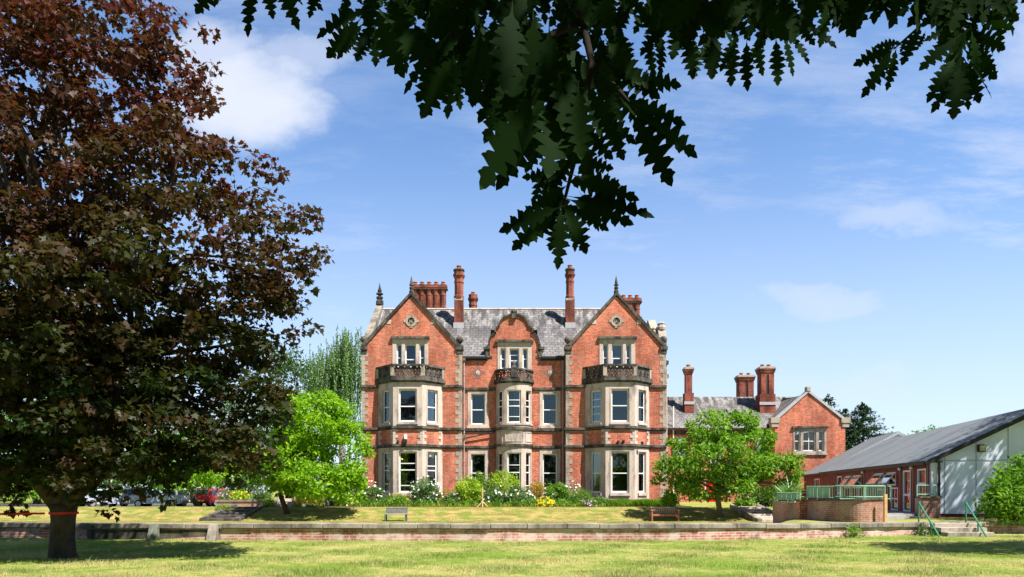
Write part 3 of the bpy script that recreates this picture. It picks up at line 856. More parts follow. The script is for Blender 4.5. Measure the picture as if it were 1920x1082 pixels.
# diamond diaper panels with a white boss
for dx in (RX(896), 2*cx0-RX(896)):
    mb = MB(); zc = RZ(699)
    for i in range(-5, 6):
        for j in range(-8, 9):
            q = (abs(i)/5.4)**.75+(abs(j)/8.6)**.75
            if .30 < q <= 1.03 and (i+j) % 2 == 0:
                mb.fbox(FR, dx+i*.115-.055, dx+i*.115+.055, zc+j*.078-.036, zc+j*.078+.036, -.012, .03)
    o = mb.build('diaper_panel', 'blue_brick', mansion)
    mb = MB(); mb.wall(FR, [(dx-.16, zc), (dx-.10, zc-.12), (dx, zc-.19), (dx+.10, zc-.12), (dx+.16, zc), (dx+.10, zc+.12), (dx, zc+.19), (dx-.10, zc+.12)], (), -.03, .04)
    mb.fbox(FR, dx-.05, dx+.05, zc-.06, zc+.06, -.06, -.03)
    mb.build('boss', 'stone', o)

# bow window: a half round of stone
def wedge(mb, a0, a1, r0, r1, z0, z1, sy=.86, n=1):
    for i in range(n):
        b0 = a0+(a1-a0)*i/n; b1 = a0+(a1-a0)*(i+1)/n
        def P(t, r, z): return (cx0+r*math.sin(t), YR-.02-r*sy*math.cos(t), z)
        mb.hexa([P(b0, r1, z0), P(b1, r1, z0), P(b1, r0, z0), P(b0, r0, z0), P(b0, r1, z1), P(b1, r1, z1), P(b1, r0, z1), P(b0, r0, z1)])
RB = 1.27
gaps = [(-1.32, -.72), (-.40, .40), (.72, 1.32)]
H2 = math.pi/2
mb = MB(); zt = RZ(722)
def stone_ring(z0, z1, r1=RB, r0=RB-.25): wedge(mb, -H2, H2, r0, r1, z0, z1, n=22)
stone_ring(ZB, RZ(926)); stone_ring(RZ(850), RZ(838)); stone_ring(RZ(834), RZ(808)); stone_ring(RZ(803), RZ(796)); stone_ring(RZ(735), zt)
for z0, z1 in ((RZ(926), RZ(850)), (RZ(796), RZ(735))):
    e = [-H2] + [x for g in gaps for x in g] + [H2]
    for a, b in zip(e[0::2], e[1::2]): wedge(mb, a, b, RB-.25, RB, z0+.001, z1-.001, n=max(1, int((b-a)/.12)))
    stone_ring(z0-.12, z0-.02, RB+.07, RB-.02)
for g in ((-1.25, -.68), (-.52, .52), (.68, 1.25)):
    z0, z1 = RZ(830), RZ(812)
    wedge(mb, g[0], g[1], RB-.02, RB+.035, z0, z0+.05, n=8); wedge(mb, g[0], g[1], RB-.02, RB+.035, z1-.05, z1, n=8)
    wedge(mb, g[0], g[0]+.05, RB-.02, RB+.035, z0+.05, z1-.05); wedge(mb, g[1]-.05, g[1], RB-.02, RB+.035, z0+.05, z1-.05)
bow = mb.build('bow_window', 'stone', mansion)
for z in (RZ(836), RZ(805.5)):
    mb = MB(); stone_ring(z-.09, z+.07, RB+.12, RB-.1); mb.build('string_course', 'stone_dark', bow)
mb = MB(); stone_ring(zt+.003, zt+.10, RB+.08, RB-.2); stone_ring(zt+.10, zt+.26, RB+.17, RB-.2)
mb.build('cornice', 'stone_dark', bow)
for z0, z1, up in ((RZ(926), RZ(850), 0), (RZ(796), RZ(735), 1)):
    for g in gaps:
        mb = MB(); fw = .055; r0, r1 = RB-.20, RB-.13
        n = 4
        wedge(mb, g[0], g[0]+fw, r0, r1, z0, z1); wedge(mb, g[1]-fw, g[1], r0, r1, z0, z1)
        for za_, zb_ in ((z0, z0+.13), (z1-.08, z1), (z0+(z1-z0)*.52-.035, z0+(z1-z0)*.52+.035), (z0+(z1-z0)*.70-.025, z0+(z1-z0)*.70+.025), (z0+(z1-z0)*.2-.025, z0+(z1-z0)*.2+.025)):
            wedge(mb, g[0]+fw, g[1]-fw, r0, r1, za_, zb_, n=n)
        mb.build('sash', 'white', bow)
        mb = MB(); wedge(mb, g[0]+.01, g[1]-.01, RB-.175, RB-.168, z0+.02, z1-.02, n=n); mb.build('pane', 'glass', bow)
        if up:
            mb = MB()
            for i in range(6):
                a = g[0]+.08+(g[1]-g[0]-.16)*i/5; wedge(mb, a-.035, a+.02, RB-.42, RB-.40, z0+(z1-z0)*.25, z1-.02)
            mb.build('blind', 'blind', bow)
mb = MB(); wedge(mb, -H2, H2, .05, RB-.02, zt+.12, zt+.2, n=14); mb.build('bay_roof', 'lead', bow)
z0 = zt+.26; z1 = RZ(698)
mb = MB(); stone_ring(z0, z0+.10, RB+.12, RB-.08); bb = mb.build('balcony', 'stone_dark', mansion)
mb = MB(); stone_ring(z1-.02, z1+.09, RB+.14, RB-.1); mb.build('balcony_rail', 'stone_dark', bb)
mb = MB(); n = 13; zc = (z0+z1)/2+.04; hh = (z1-z0-.1)/2
for i in range(n):
    t = -H2+.08+(math.pi-.16)*(i+.5)/n; dt = (math.pi-.16)/n*.5
    def P(tt, z): return (cx0+(RB+.02)*math.sin(tt), YR-.02-(RB+.02)*.86*math.cos(tt), z)
    mb.tube([P(t+dt*.9*math.cos(a), zc+hh*.9*math.sin(a)) for a in np.linspace(0, 2*math.pi, 10)], .04, 5, cap=False)
    s = 1 if i % 2 else -1
    mb.tube([P(t+s*dt*math.sin(a*math.pi), zc+hh*a) for a in np.linspace(-1, 1, 8)], .045, 5)
mb.build('pierced_panel', 'stone_dark', bb)
mb = MB(); mb.lathe((cx0, YR-RB*.86-.02, z0+.1), [(.30, 0), (.30, .35), (.22, .55), (.26, .68), (.12, .80), (.07, .88), (.13, .97), (.09, 1.08), (.02, 1.2)], 10, sy=.6)
mb.build('finial', 'stone_dark', bb)

# --- roofs
YRG, ZRG = 54.0, 15.7
zev = RZ(670)
rl, rr_, rsplit = xl+.05, HX(1180), None
def slab(mb, a, b, c, d, t=.12):
    """a roof plane a-b-c-d with thickness"""
    a, b, c, d = map(Vector, (a, b, c, d)); n = (b-a).cross(d-a).normalized(); n = n if n.z > 0 else -n
    mb.hexa([a-n*t, b-n*t, c-n*t, d-n*t, a, b, c, d])
mb = MB()
gw_ = S(46); tc_ = .55; yc_, zc_ = YR-.12+(YRG-YR+.12)*tc_, zev+(ZRG-zev)*tc_
for a_, b_ in ((rl, cx0-gw_), (cx0+gw_, rr_)): slab(mb, (a_, YR-.12, zev), (b_, YR-.12, zev), (b_, YRG, ZRG), (a_, YRG, ZRG))
slab(mb, (cx0-gw_+.003, yc_, zc_), (cx0+gw_-.003, yc_, zc_), (cx0+gw_-.003, YRG, ZRG), (cx0-gw_+.003, YRG, ZRG))
for s_ in (-1, 1): slab(mb, (cx0+s_*(gw_+.05), YR+.41, RZ(652)), (cx0+s_*.003, YR+.41, RZ(603)), (cx0+s_*.003, YRG-.4, RZ(603)), (cx0+s_*(gw_+.05), YRG-.4, RZ(652)))
slab(mb, (rl, YRG+.005, ZRG), (rr_, YRG+.005, ZRG), (rr_, YRG+6.2, zev), (rl, YRG+6.2, zev))
# lower right end
zl = 14.05; yl = 52.6
slab(mb, (rr_+.005, YR-.1, zev), (mirror(xl), YR-.1, zev), (mirror(xl), yl, zl), (rr_+.005, yl, zl))
slab(mb, (rr_+.005, yl+.005, zl), (mirror(xl), yl+.005, zl), (mirror(xl), yl+4.5, zev), (rr_+.005, yl+4.5, zev))
# cross roofs of the two wings
for m in (lambda u: u, mirror):
    for e in (HX(682), HX(859)):
        yb = YRG-1.0
        slab(mb, (m(e), YH+.38, zf+.0), (m(xa), YH+.38, za+.06), (m(xa), yb+.7, za+.06), (m(e), yb-1.5, zf+.0))
mb.build('roof', 'slate', mansion)
mb = MB(); mb.tube([(rl, YRG, ZRG+.02), (rr_, YRG, ZRG+.02)], .10, 8); mb.tube([(rr_, yl, zl+.02), (mirror(xl), yl, zl+.02)], .09, 8)
mb.build('ridge', 'stone', mansion)
# left end parapet with coping and finial
FS = Fr(xl-.14, YH+.5, 0, 1)                    # looking along the side
mb = MB()
prof = [(0, zf-.25), (0, zf+.35), (YRG-YH-.5, ZRG+.42), (YRG-YH+5.6, zf+.35), (YRG-YH+5.6, zf-.25)]
mb.wall(FS, prof, (), -.50, 0.0)
mb.build('end_parapet', 'coping', mansion)
mb = MB(); mb.lathe((xl+.11, YRG, ZRG+.35), [(.30, 0), (.30, .30), (.20, .42), (.26, .5), (.28, .62), (.14, .7), (.12, .78), (.28, .84), (.28, .92), (.13, .98), (.17, 1.12), (.09, 1.35), (.015, 1.75)], 8)
mb.build('spike_finial', 'stone_dark', mansion)
# right end: broken parapet with a scrolled top
FS2 = Fr(mirror(xl)+.18, YH+.55, 0, 1)
mb = MB()
mb.wall(FS2, [(0, zf-.25), (0, zf+.6), (.3, zf+1.35), (.9, zf+1.75), (1.5, zf+1.5), (1.9, zf+1.2), (4.0, zf+3.0), (4.3, zf+3.0), (5, zf+2.2), (9, zf-.2)], (), 0, .55)
mb.lathe((mirror(xl)-.1, YH+1.1, zf+1.5), [(.34, -.1), (.36, .1), (.26, .26), (.30, .36), (.12, .5)], 9)
mb.lathe((mirror(xl)-.62, YH+1.2, zf+1.3), [(.2, -.1), (.2, .05), (.12, .12), (.17, .24), (.1, .34), (.03, .4)], 8)
mb.build('end_parapet', 'stone_mid', mansion)
# corbels and chimney breast on the right-hand side wall
mb = MB(); xe = mirror(xl)
for z in (HZ(676), HZ(702), HZ(745)):
    mb.box(xe+.003, xe+.32, YH+.6, YH+1.5, z-.14, z+.12); mb.box(xe+.003, xe+.2, YH+.65, YH+1.45, z-.34, z-.143)
mb.build('corbel', 'stone_dark', mansion)

# --- chimneys
def pot(parent, x, y, z, r=.13, h=.30):
    q = MB(); q.lathe((x, y, z), [(r*1.05, 0), (r*.9, h*.6), (r*1.15, h*.7), (r*1.15, h*.85), (r*.95, h)], 10); q.build('chimney_pot', 'pot', parent)
def oct_shaft(mb, x, y, z0, z1, r):
    a = math.pi/8
    mb.lathe((x, y, 0), [(r*1.18, z0), (r*1.18, z0+.18), (r, z0+.30), (r, z1-.95), (r*1.10, z1-.92), (r*1.10, z1-.80), (r, z1-.78), (r*1.0, z1-.62), (r*1.22, z1-.45), (r*1.34, z1-.40), (r*1.34, z1-.28), (r*1.12, z1-.25), (r*1.12, z1)], 8, a0=a)
def tall_chimney(x, y, zb, zm, zt, w, r):
    mb = MB(); mb.box(x-w, x+w, y-w*.8, y+w*1.2, zb-1.2, zm); oct_shaft(mb, x, y+w*.2, zm+.16, zt, r)
    c = mb.build('chimney', 'brick_old', mansion)
    q = MB(); q.box(x-w*1.03, x+w*1.03, y-w*.83, y+w*1.23, zm+.002, zm+.16); q.build('weathering', 'stone_mid', c)
    q = MB(); q.box(x-w-.06, x+w+.06, y-w*.8-.07, y-w*.8-.003, zb-.45, zb+.16); q.build('flashing', 'lead', c)
    q = MB(); q.lathe((x, y+w*.2, zt+.003), [(r*1.3, 0), (r*1.25, .10), (r*.7, .18)], 8, a0=math.pi/8); q.build('cap', 'stone_dark', c)
    pot(c, x, y+w*.2, zt+.15, .17, .28)
Yc = 51.9
tall_chimney(pxx(860, Yc), Yc+.25, pxz(609, Yc), pxz(563, Yc), pxz(506, Yc), .34, .355)
tall_chimney(pxx(1069.3, Yc), Yc+.25, pxz(609, Yc), pxz(563, Yc), pxz(505, Yc), .33, .31)
def stack(xs, y, zb, zt, r, name='chimney'):
    mb = MB()
    for x in xs: oct_shaft(mb, x, y, zb, zt, r)
    mb.box(min(xs)-.34, max(xs)+.34, y-.36, y+.36, zb-1.6, zb)
    if len(xs) > 1: mb.box(min(xs), max(xs), y-.10, y+.14, zb+.003, zt-.43); mb.box(min(xs)-.33, max(xs)+.33, y-.33, y+.33, zt-.30, zt-.08)
    c = mb.build(name, 'brick_old', mansion)
    q = MB(); q.box(min(xs)-.36, max(xs)+.36, y-.30, y+.30, zt-.42, zt-.30); q.build('cap', 'stone_dark', c)
    for x in xs: pot(c, x, y, zt-.002, .15, .24)
stack([pxx(p, 54.6) for p in (778.5, 791.6, 804.8, 818, 831)], 54.6, pxz(581, 54.6), pxz(534, 54.6), .245)
stack([pxx(887, 56)], 56, pxz(592, 56), pxz(553, 56), .34)
stack([pxx(p, 53.6) for p in (1169, 1181.5, 1194)], 53.6, pxz(596, 53.6), pxz(559, 53.6), .24)

# --- pipes
def pipe(pts, r, mat='pipe_grey'):
    mb = MB(); mb.tube(pts, r, 8)
    for p, q in zip(pts[:-1], pts[1:]):
        p, q = Vector(p), Vector(q)
        if abs(p.z-q.z) > 2.5:
            n = int(abs(p.z-q.z)/1.9)
            for i in range(n):
                c = p.lerp(q, (i+.5)/n); mb.tube([c-Vector((0, 0, .06)), c+Vector((0, 0, .06))], r*1.45, 8)
    return mb.build('downpipe', mat, mansion)
xp = RX(870.2)
pipe([(xp, YR-.10, RZ(676)), (xp, YR-.10, .4)], .055)
mb = MB(); mb.lathe((xp, YR-.13, RZ(825)), [(.07, 0), (.14, .14), (.15, .34)], 4, a0=math.pi/4); mb.lathe((xp, YR-.13, RZ(680)), [(.07, 0), (.15, .12), (.16, .3)], 4, a0=math.pi/4)
mb.build('hopper', 'stone_green', mansion)
pipe([(xp+.12, YR-.16, RZ(822)), (RX(926), YR-.20, RZ(811))], .045, 'iron')
xp2 = RX(1055.5); pipe([(xp2, YR-.10, RZ(676)), (xp2, YR-.10, .4)], .055, 'pipe_grey')
xs_ = mirror(xl)+.10; pipe([(xs_, YH+.3, HZ(690)), (xs_, YH+.3, .4)], .05, 'stone')
# security light and small boxes on the left and right bays
mb = MB(); p = px(760.5, 824, YH-1.36); mb.box(p.x-.10, p.x+.10, p.y-.12, p.y+.06, p.z, p.z+.34); o = mb.build('floodlight', 'white', mansion, bevel=.03)
mb = MB(); mb.box(p.x-.13, p.x+.10, p.y-.2, p.y+.05, p.z-.24, p.z-.03); mb.build('sensor', 'iron', o)
for qx, qy in ((746, 829), (1159, 829), (1169, 828), (1204, 831)):
    p = px(qx, qy, YH-1.3); mb = MB(); mb.lathe((p.x, p.y-.04, p.z), [(.05, -.1), (.10, -.05), (.09, .08), (.03, .13)], 8); mb.build('camera_dome', 'iron', mansion)
# --- dim rooms behind the glass
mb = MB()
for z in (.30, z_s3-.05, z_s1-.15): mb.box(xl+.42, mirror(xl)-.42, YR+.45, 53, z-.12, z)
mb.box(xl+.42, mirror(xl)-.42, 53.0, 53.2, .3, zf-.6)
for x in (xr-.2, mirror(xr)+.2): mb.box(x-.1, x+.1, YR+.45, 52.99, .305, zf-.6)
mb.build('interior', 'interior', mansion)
# warm lamps lit in the left ground floor room, plant pots and papers on the sills
mb = MB()
for qx, qy in ((748, 858), (754, 861), (807, 855), (726, 856)):
    p = px(qx, qy, 49.5); mb.lathe(tuple(p), [(.02, -.05), (.07, -.02), (.06, .04), (.02, .07)], 8)
lm, t_, o_ = new_mat('lit_lamp_bulb'); e_ = t_.n('ShaderNodeEmission'); e_.inputs[0].default_value = (1, .62, .2, 1); e_.inputs[1].default_value = 1.6; t_.put(o_.inputs[0], e_.outputs[0]); M['lamp'] = lm
mb.build('lamp', 'lamp', mansion)
# ------------------------------------------------------------------ lower service wing
YW = 60.0
sv = thing('service_wing', (pxx(1400, YW), YW, .3), 'lower brick wing with streaked slate roof and plain end gable beside the mansion', 'house')
ROOT = sv
WXp = lambda x: pxx(x, YW); WZ = lambda y: pxz(y, YW)
FW = Fr(0, YW); YG = 58.6; FG = Fr(0, YG); GX = lambda x: pxx(x, YG); GZ = lambda y: pxz(y, YG)
x0, x1 = WXp(1215), GX(1453)
sw2 = [(WXp(a), WXp(b), WZ(c), WZ(d)) for a, b, c, d in ((1268, 1290, 868, 818), (1330, 1352, 868, 818), (1417, 1432, 868, 822), (1388, 1406, 930, 898))]
dr = (WXp(1322), WXp(1346), .3, WZ(902))
mb = MB(); mb.wall(FW, rect(x0, x1-.005, .2, WZ(803)), [rect(*s) for s in sw2] + [rect(dr[0], dr[1], .32, dr[3])], 0, .35)
mb.build('wall', 'brick', sv)
for s in sw2:
    stone_window(FW, s, [(s[0]+.12, s[1]-.12, s[2]+.02, s[3]-.15)], sashes=[dict(ubars=(.5,), bars=(.25, .75), fw=.07)], mat='stone_mid')
gl, gr, ga, gzf, gza = GX(1453), GX(1585), GX(1515), GZ(792), GZ(737)
gw = (GX(1487), GX(1549), GZ(849.5), GZ(803))
mb = MB(); mb.wall(FG, [(gl, .2), (gr, .2), (gr, gzf), (ga, gza), (gl, gzf)], [rect(*gw)], 0, .35)
mb.box(gl, gl+.35, YG+.36, YW+.4, .2, gzf-.3); mb.box(gr-.35, gr, YG+.36, YW+9, .2, gzf-.3)
mb.build('gable_wall', 'brick', sv)
mb = MB()
for e, s in ((gl-.05, -1), (gr+.05, 1)):
    mb.wall(FG, [(e, gzf+.02), (ga, gza+.05), (ga, gza+.28), (e+s*.25, gzf+.10)], (), -.10, .45)
mb.build('gable_coping', 'lead', sv)
for e in (gl, gr):
    mb = MB(); mb.fbox(FG, e-.38, e+.38, gzf-.05, gzf+.42, -.14, .5); mb.fbox(FG, e-.30, e+.30, gzf-.40, gzf-.05, -.08, .45); mb.build('kneeler', 'stone_mid', sv)
mb = MB(); mb.fbox(FG, ga-.17, ga+.17, gza+.15, gza+.52, -.14, .3); mb.build('apex_stone', 'stone_mid', sv)
L = [(GX(a), GX(b), GZ(846), GZ(808)) for a, b in ((1490.5, 1501), (1506, 1530), (1535, 1545.5))]
stone_window(FG, gw, L, hood=(gw[0]-.1, gw[1]+.1), mat='stone_mid', sashes=[dict(fw=.07), dict(ubars=(.5,), fw=.07), dict(fw=.07)])
mb = MB(); mb.box(dr[0]+.05, dr[1]-.05, YW+.10, YW+.18, .33, dr[3]-.03); M['red_paint'] = plain('bright_red_paint', (.60, .015, .02), .4, .4, var=.06)
d = mb.build('door', 'red_paint', sv)
mb = MB(); mb.box(dr[0]-.02, dr[0]+.05, YW-.02, YW+.2, .33, dr[3]+.05); mb.box(dr[1]-.05, dr[1]+.02, YW-.02, YW+.2, .33, dr[3]+.05); mb.build('door_frame', 'white', d)
# roofs
yr = 64.5; zr = pxz(744, yr)
mb = MB()
slab(mb, (x0, YW-.25, WZ(803)), (gl+.2, YW-.25, WZ(803)), (gl+3.0, yr, zr), (x0, yr, zr))
slab(mb, (x0, yr+.005, zr), (gr+.1, yr+.005, zr), (gr+.1, yr+5, WZ(803)), (x0, yr+5, WZ(803)))
slab(mb, (gl-.1, YG+.4, gzf), (ga, YG+.4, gza+.03), (ga, yr+1.5, gza+.03), (gl-.1, yr+1.5, gzf))
slab(mb, (gr+.1, YG+.4, gzf), (ga+.004, YG+.4, gza+.03), (ga+.004, yr+1.5, gza+.03), (gr+.1, yr+1.5, gzf))
mb.build('roof', 'slate_low', sv)
mb = MB(); mb.box(x0, gl, YW-.38, YW-.2, WZ(806), WZ(803)); mb.build('gutter', 'iron', sv)
mb = MB(); mb.box(x0, gl-.01, YW-.06, YW-.003, WZ(815), WZ(808)); mb.build('string_course', 'stone_dark', sv)
mb = MB(); mb.tube([(WXp(1262), YW-.1, WZ(762)), (WXp(1262), YW-.1, .4)], .06, 8); mb.build('downpipe', 'white', sv)
def sq_chimney(xa_, xb_, ytop, ybase, Y, dy, panel=True, base_px=None, npot=2):
    xa, xb = pxx(xa_, Y), pxx(xb_, Y); zt, zb = pxz(ytop, Y), pxz(ybase, Y); w = xb-xa
    mb = MB()
    mb.box(xa, xb, Y, Y+dy, zb-1.8, zt-.62)
    if base_px: mb.box(xa-.12, xb+.12, Y-.1, Y+dy+.1, zb-1.8, pxz(base_px, Y))
    for i, (g, a, b) in enumerate(((.05, -.62, -.50), (.09, -.50, -.36), (.13, -.36, -.22))):
        mb.box(xa-g, xb+g, Y-g, Y+dy+g, zt+a+.001, zt+b)
    c = mb.build('chimney', 'brick_old', sv)
    q = MB(); q.box(xa-.17, xb+.17, Y-.17, Y+dy+.17, zt-.22+.002, zt-.10); q.box(xa-.08, xb+.08, Y-.08, Y+dy+.08, zt-.098, zt); q.build('cap', 'stone_mid', c)
    if panel:
        q = MB(); q.box((xa+xb)/2-.07, (xa+xb)/2+.07, Y-.012, Y+.02, zb+.55, zt-.75); q.build('recess_shade', 'iron', c)  # black strip paints in the shade of a slot between the pilasters
        q = MB()
        for a, b in ((xa+.003, xa+w*.40), (xb-w*.40, xb-.003)): q.box(a, b, Y-.07, Y-.003, zb+.6, zt-.72)
        q.build('pilaster', 'brick_old', c)
    if base_px:
        q = MB(); q.box(xa-.18, xb+.18, Y-.16, Y-.103, zb-.12, zb+.14); q.build('flashing', 'lead', c)
    for i in range(npot):
        xx = (xa+xb)/2 if npot == 1 else xa+w*(.25+.5*i)
        pot(c, xx, Y+dy/2, zt+.002, .17, .26)
sq_chimney(1286, 1298, 688, 756, 62.0, .55, panel=False, base_px=737, npot=1)
sq_chimney(1386, 1413, 703, 760, 66.0, .9)
sq_chimney(1427, 1451, 687, 757, 62.0, 1.0, base_px=739)

# small brick outhouse with a red painted board beside the magnolia
# ------------------------------------------------------------------ long single-storey hut
hx0, hy0, hs = 18.4, 30.0, .2286
hdl = math.hypot(1, hs)
def hside(px_):                     # distance back along the side wall of the point seen at photo column px_
    k = (px_-CX)/FPX
    Yp = (hx0 - hs*hy0)/(k - hs); return (Yp-hy0)*hdl
HL = 28.0*hdl
M['felt'] = stone_mat('grey_roofing_felt', (.185, .20, .212), (.15, .163, .172), .5, .5)
M['maroon'] = plain('maroon_boarding', (.15, .018, .024), .6, .3, var=.15)
M['white_panel'] = plain('white_rendered_panel', (.72, .79, .94), .8, .2, var=.07, scale=.9)
M['grey_trim'] = plain('grey_batten', (.42, .44, .47), .6)
M['tan'] = plain('tan_batten', (.36, .22, .13), .6)
M['green_paint'] = plain('pale_green_paint', (.24, .43, .29), .5, .4)
M['deep_green_paint'] = plain('mid_green_paint', (.045, .22, .12), .5, .4)
M['dark_red_plinth'] = plain('dark_red_plinth', (.11, .018, .02), .7)
def hut(name, s0, s1, W, ze, zr, label, gable=True):
    bx, by = hx0 + hs*s0/hdl, hy0 + s0/hdl
    root = thing(name, (bx, by, .3), label, 'hut')
    FGb = Fr(bx, by, 1, -hs)
    ex, ey = hx0 + hs*s1/hdl, hy0 + s1/hdl
    FSd = Fr(ex, ey, -hs, -1)           # side wall seen from the deck, u grows towards the camera
    Ls = s1-s0
    mb = MB(); mb.wall(FGb, [(0, .42), (2*W, .42), (2*W, ze), (W, zr), (0, ze)], (), 0, .2); g = mb.build('gable_wall', 'white_panel', root)
    mb = MB(); mb.fbox(FGb, .01, 2*W-.01, .15, .417, .02, .2); mb.build('plinth', 'dark_red_plinth', root)
    mb = MB()
    if gable:
        for i in range(7):
            uu = .55+1.22*i
            zt = ze + (zr-ze)*(1-abs(uu-W)/W)
            mb.fbox(FGb, uu-.022, uu+.022, .44, zt-.12, -.012, .01)
        mb.fbox(FGb, .3, 2*W-.3, ze-.02, ze+.02, -.016, -.0125)
        mb.build('batten', 'grey_trim', g)
    # roof planes with eaves and verge overhang
    up = Vector((0, 0, 1))
    def P(u, z, s): return Vector(FGb.p(u, z, s))
    mb = MB(); o = .22; sl = (zr-ze)/W
    slab(mb, P(-o, ze-o*sl+.12, -.18), P(W, zr+.12, -.18), P(W, zr+.12, Ls), P(-o, ze-o*sl+.12, Ls), .09)
    slab(mb, P(2*W+o, ze-o*sl+.12, -.18), P(W+.004, zr+.12, -.18), P(W+.004, zr+.12, Ls), P(2*W+o, ze-o*sl+.12, Ls), .09)
    r = mb.build('roof', 'felt', root)
    k = 1.1
    while k < Ls:                        # lapped joints of the felt
        mb = MB(); mb.hexa([P(-o, ze-o*sl+.122, k), P(W, zr+.122, k), P(W, zr+.122, k+.05), P(-o, ze-o*sl+.122, k+.05), P(-o, ze-o*sl+.134, k), P(W, zr+.134, k), P(W, zr+.134, k+.05), P(-o, ze-o*sl+.134, k+.05)]); k += 4.2; mb.build('felt_lap', 'felt', r)
    mb = MB()
    for s in (-1, 1):
        ua = W+s*(W+o)
        mb.hexa([P(ua, ze-o*sl-.10, -.21), P(W, zr-.10, -.21), P(W, zr-.10, -.183), P(ua, ze-o*sl-.10, -.183), P(ua, ze-o*sl+.10, -.21), P(W, zr+.10, -.21), P(W, zr+.10, -.183), P(ua, ze-o*sl+.10, -.183)])
    mb.build('verge_board', 'iron' if gable else 'grey_trim', root)
    mb = MB(); mb.fbox(FSd, 0, Ls, ze-.18, ze-.06, -.28, -.20); mb.build('gutter', 'iron', root)
    return root, FGb, FSd, Ls
hA, FGA, FSA, LA = hut('timber_hut', 0.0, 21.9, 4.4, 2.75, 5.0, 'long low maroon hut with a white panelled gable end and grey felt roof')
LBs = HL-21.93
hB, FGB, FSB, LB = hut('timber_hut', 21.93, HL, 5.2, 2.70, 5.62, 'farther maroon hut with slightly taller grey roof at the long hut\'s end', gable=False)
def fill_side(root, FS_, s_off, Ls, items, mat='maroon'):
    """side wall with openings: items = (px0, px1, z0, z1, kind)"""
    holes = []
    its = []
    for a, b, z0, z1, k in items:
        u0, u1 = Ls-(hside(a)-s_off), Ls-(hside(b)-s_off)
        u0, u1 = min(u0, u1), max(u0, u1)
        its.append((u0, u1, z0, z1, k)); holes.append(rect(u0, u1, z0, z1))
    mb = MB(); mb.wall(FS_, rect(.0, Ls-.003, .25, 2.66), holes, .0, .12); w = mb.build('side_wall', mat, root)
    mb = MB(); uu = .4
    while uu < Ls:
        if not any(i[0]-.08 < uu < i[1]+.08 for i in its): mb.fbox(FS_, uu-.03, uu+.03, .27, 2.64, -.025, .01)
        uu += .92
    mb.build('batten', 'tan', w)
    for u0, u1, z0, z1, k in its:
        fr = MB(); f = .07
        fr.fbox(FS_, u0, u0+f, z0, z1, -.02, .1); fr.fbox(FS_, u1-f, u1, z0, z1, -.02, .1)
        fr.fbox(FS_, u0+f, u1-f, z0, z0+f, -.02, .1); fr.fbox(FS_, u0+f, u1-f, z1-f, z1, -.02, .1)
        if k == 'door': fr.fbox(FS_, u0+f, u1-f, z0+.75, z0+.85, -.01, .1)
        if k == 'tall': fr.fbox(FS_, u0+f, u1-f, z0+(z1-z0)*.48, z0+(z1-z0)*.54, -.01, .1)
        o = fr.build('door' if k == 'door' else 'window', 'white', root)
        gl_ = MB(); gl_.fbox(FS_, u0+f, u1-f, z0+f, z1-f, .05, .056); gl_.build('pane', 'glass', o)
        if k == 'hop':                   # top-hung casement pushed open
            D = .42
            def hp(u, t, th): return FS_.p(u, z1-f-(z1-z0-2*f)*t*.93, -.03 - D*t - th)
            h = MB()
            for ua, ub, ta, tb in ((u0, u0+f, 0, 1), (u1-f, u1, 0, 1), (u0+f, u1-f, 0, .1), (u0+f, u1-f, .9, 1)):
                h.hexa([hp(ua, ta, 0), hp(ub, ta, 0), hp(ub, tb, 0), hp(ua, tb, 0), hp(ua, ta, .05), hp(ub, ta, .05), hp(ub, tb, .05), hp(ua, tb, .05)])
            h.build('casement', 'white', o)
            h = MB(); h.hexa([hp(u0+f, .1, .02), hp(u1-f, .1, .02), hp(u1-f, .9, .02), hp(u0+f, .9, .02), hp(u0+f, .1, .026), hp(u1-f, .1, .026), hp(u1-f, .9, .026), hp(u0+f, .9, .026)])
            h.build('pane', 'glass', o)
    bk = MB(); bk.fbox(FS_, .1, Ls-.3, .3, 2.6, 3.0, 3.1); bk.fbox(FS_, .1, Ls-.3, .27, .30, .2, 2.99); bk.build('interior', 'interior', root)
fill_side(hA, FSA, 0, LA, [(1721, 1736.5, 1.05, 2.42, 'tall'), (1694, 1708, .42, 2.40, 'door'), (1663.5, 1680, 1.68, 2.36, 'hop'), (1640.5, 1657, 1.66, 2.36, 'hop'),
                           (1671, 1684, .42, 1.58, 'tall'), (1645, 1657, .75, 1.52, 'fix'), (1600, 1615, 1.55, 2.34, 'hop'), (1586, 1596, 1.55, 2.34, 'hop'), (1570, 1578.5, .42, 2.36, 'door')])
fill_side(hB, FSB, 21.93, LB, [(1528, 1537, .9, 2.3, 'fix')])
mb = MB(); mb.fbox(FGA, .02, .26, .43, 2.70, -.03, -.003); mb.build('corner_board', 'white', hA)
mb = MB(); p0, p1 = FGA.p(.30, 2.68, -.09), FGA.p(.30, .2, -.09); mb.tube([p0, p1], .05, 8)
for z in (.9, 1.7, 2.4): mb.tube([FGA.p(.30, z-.05, -.09), FGA.p(.30, z+.05, -.09)], .065, 8)
mb.fbox(FGA, -.16, .42, 2.66, 2.72, -.16, -.05); mb.build('downpipe', 'iron', hA)
mb = MB(); mb.fbox(FGA, 1.80, 2.10, 3.10, 3.42, -.16, -.002); o = mb.build('bulkhead_lamp', 'iron', hA, bevel=.03)
M['lens'] = plain('frosted_lamp_cover', (.42, .34, .20), .3, .5); mb = MB(); mb.fbox(FGA, 1.84, 2.06, 3.14, 3.38, -.20, -.163); mb.build('cover', 'lens', o)
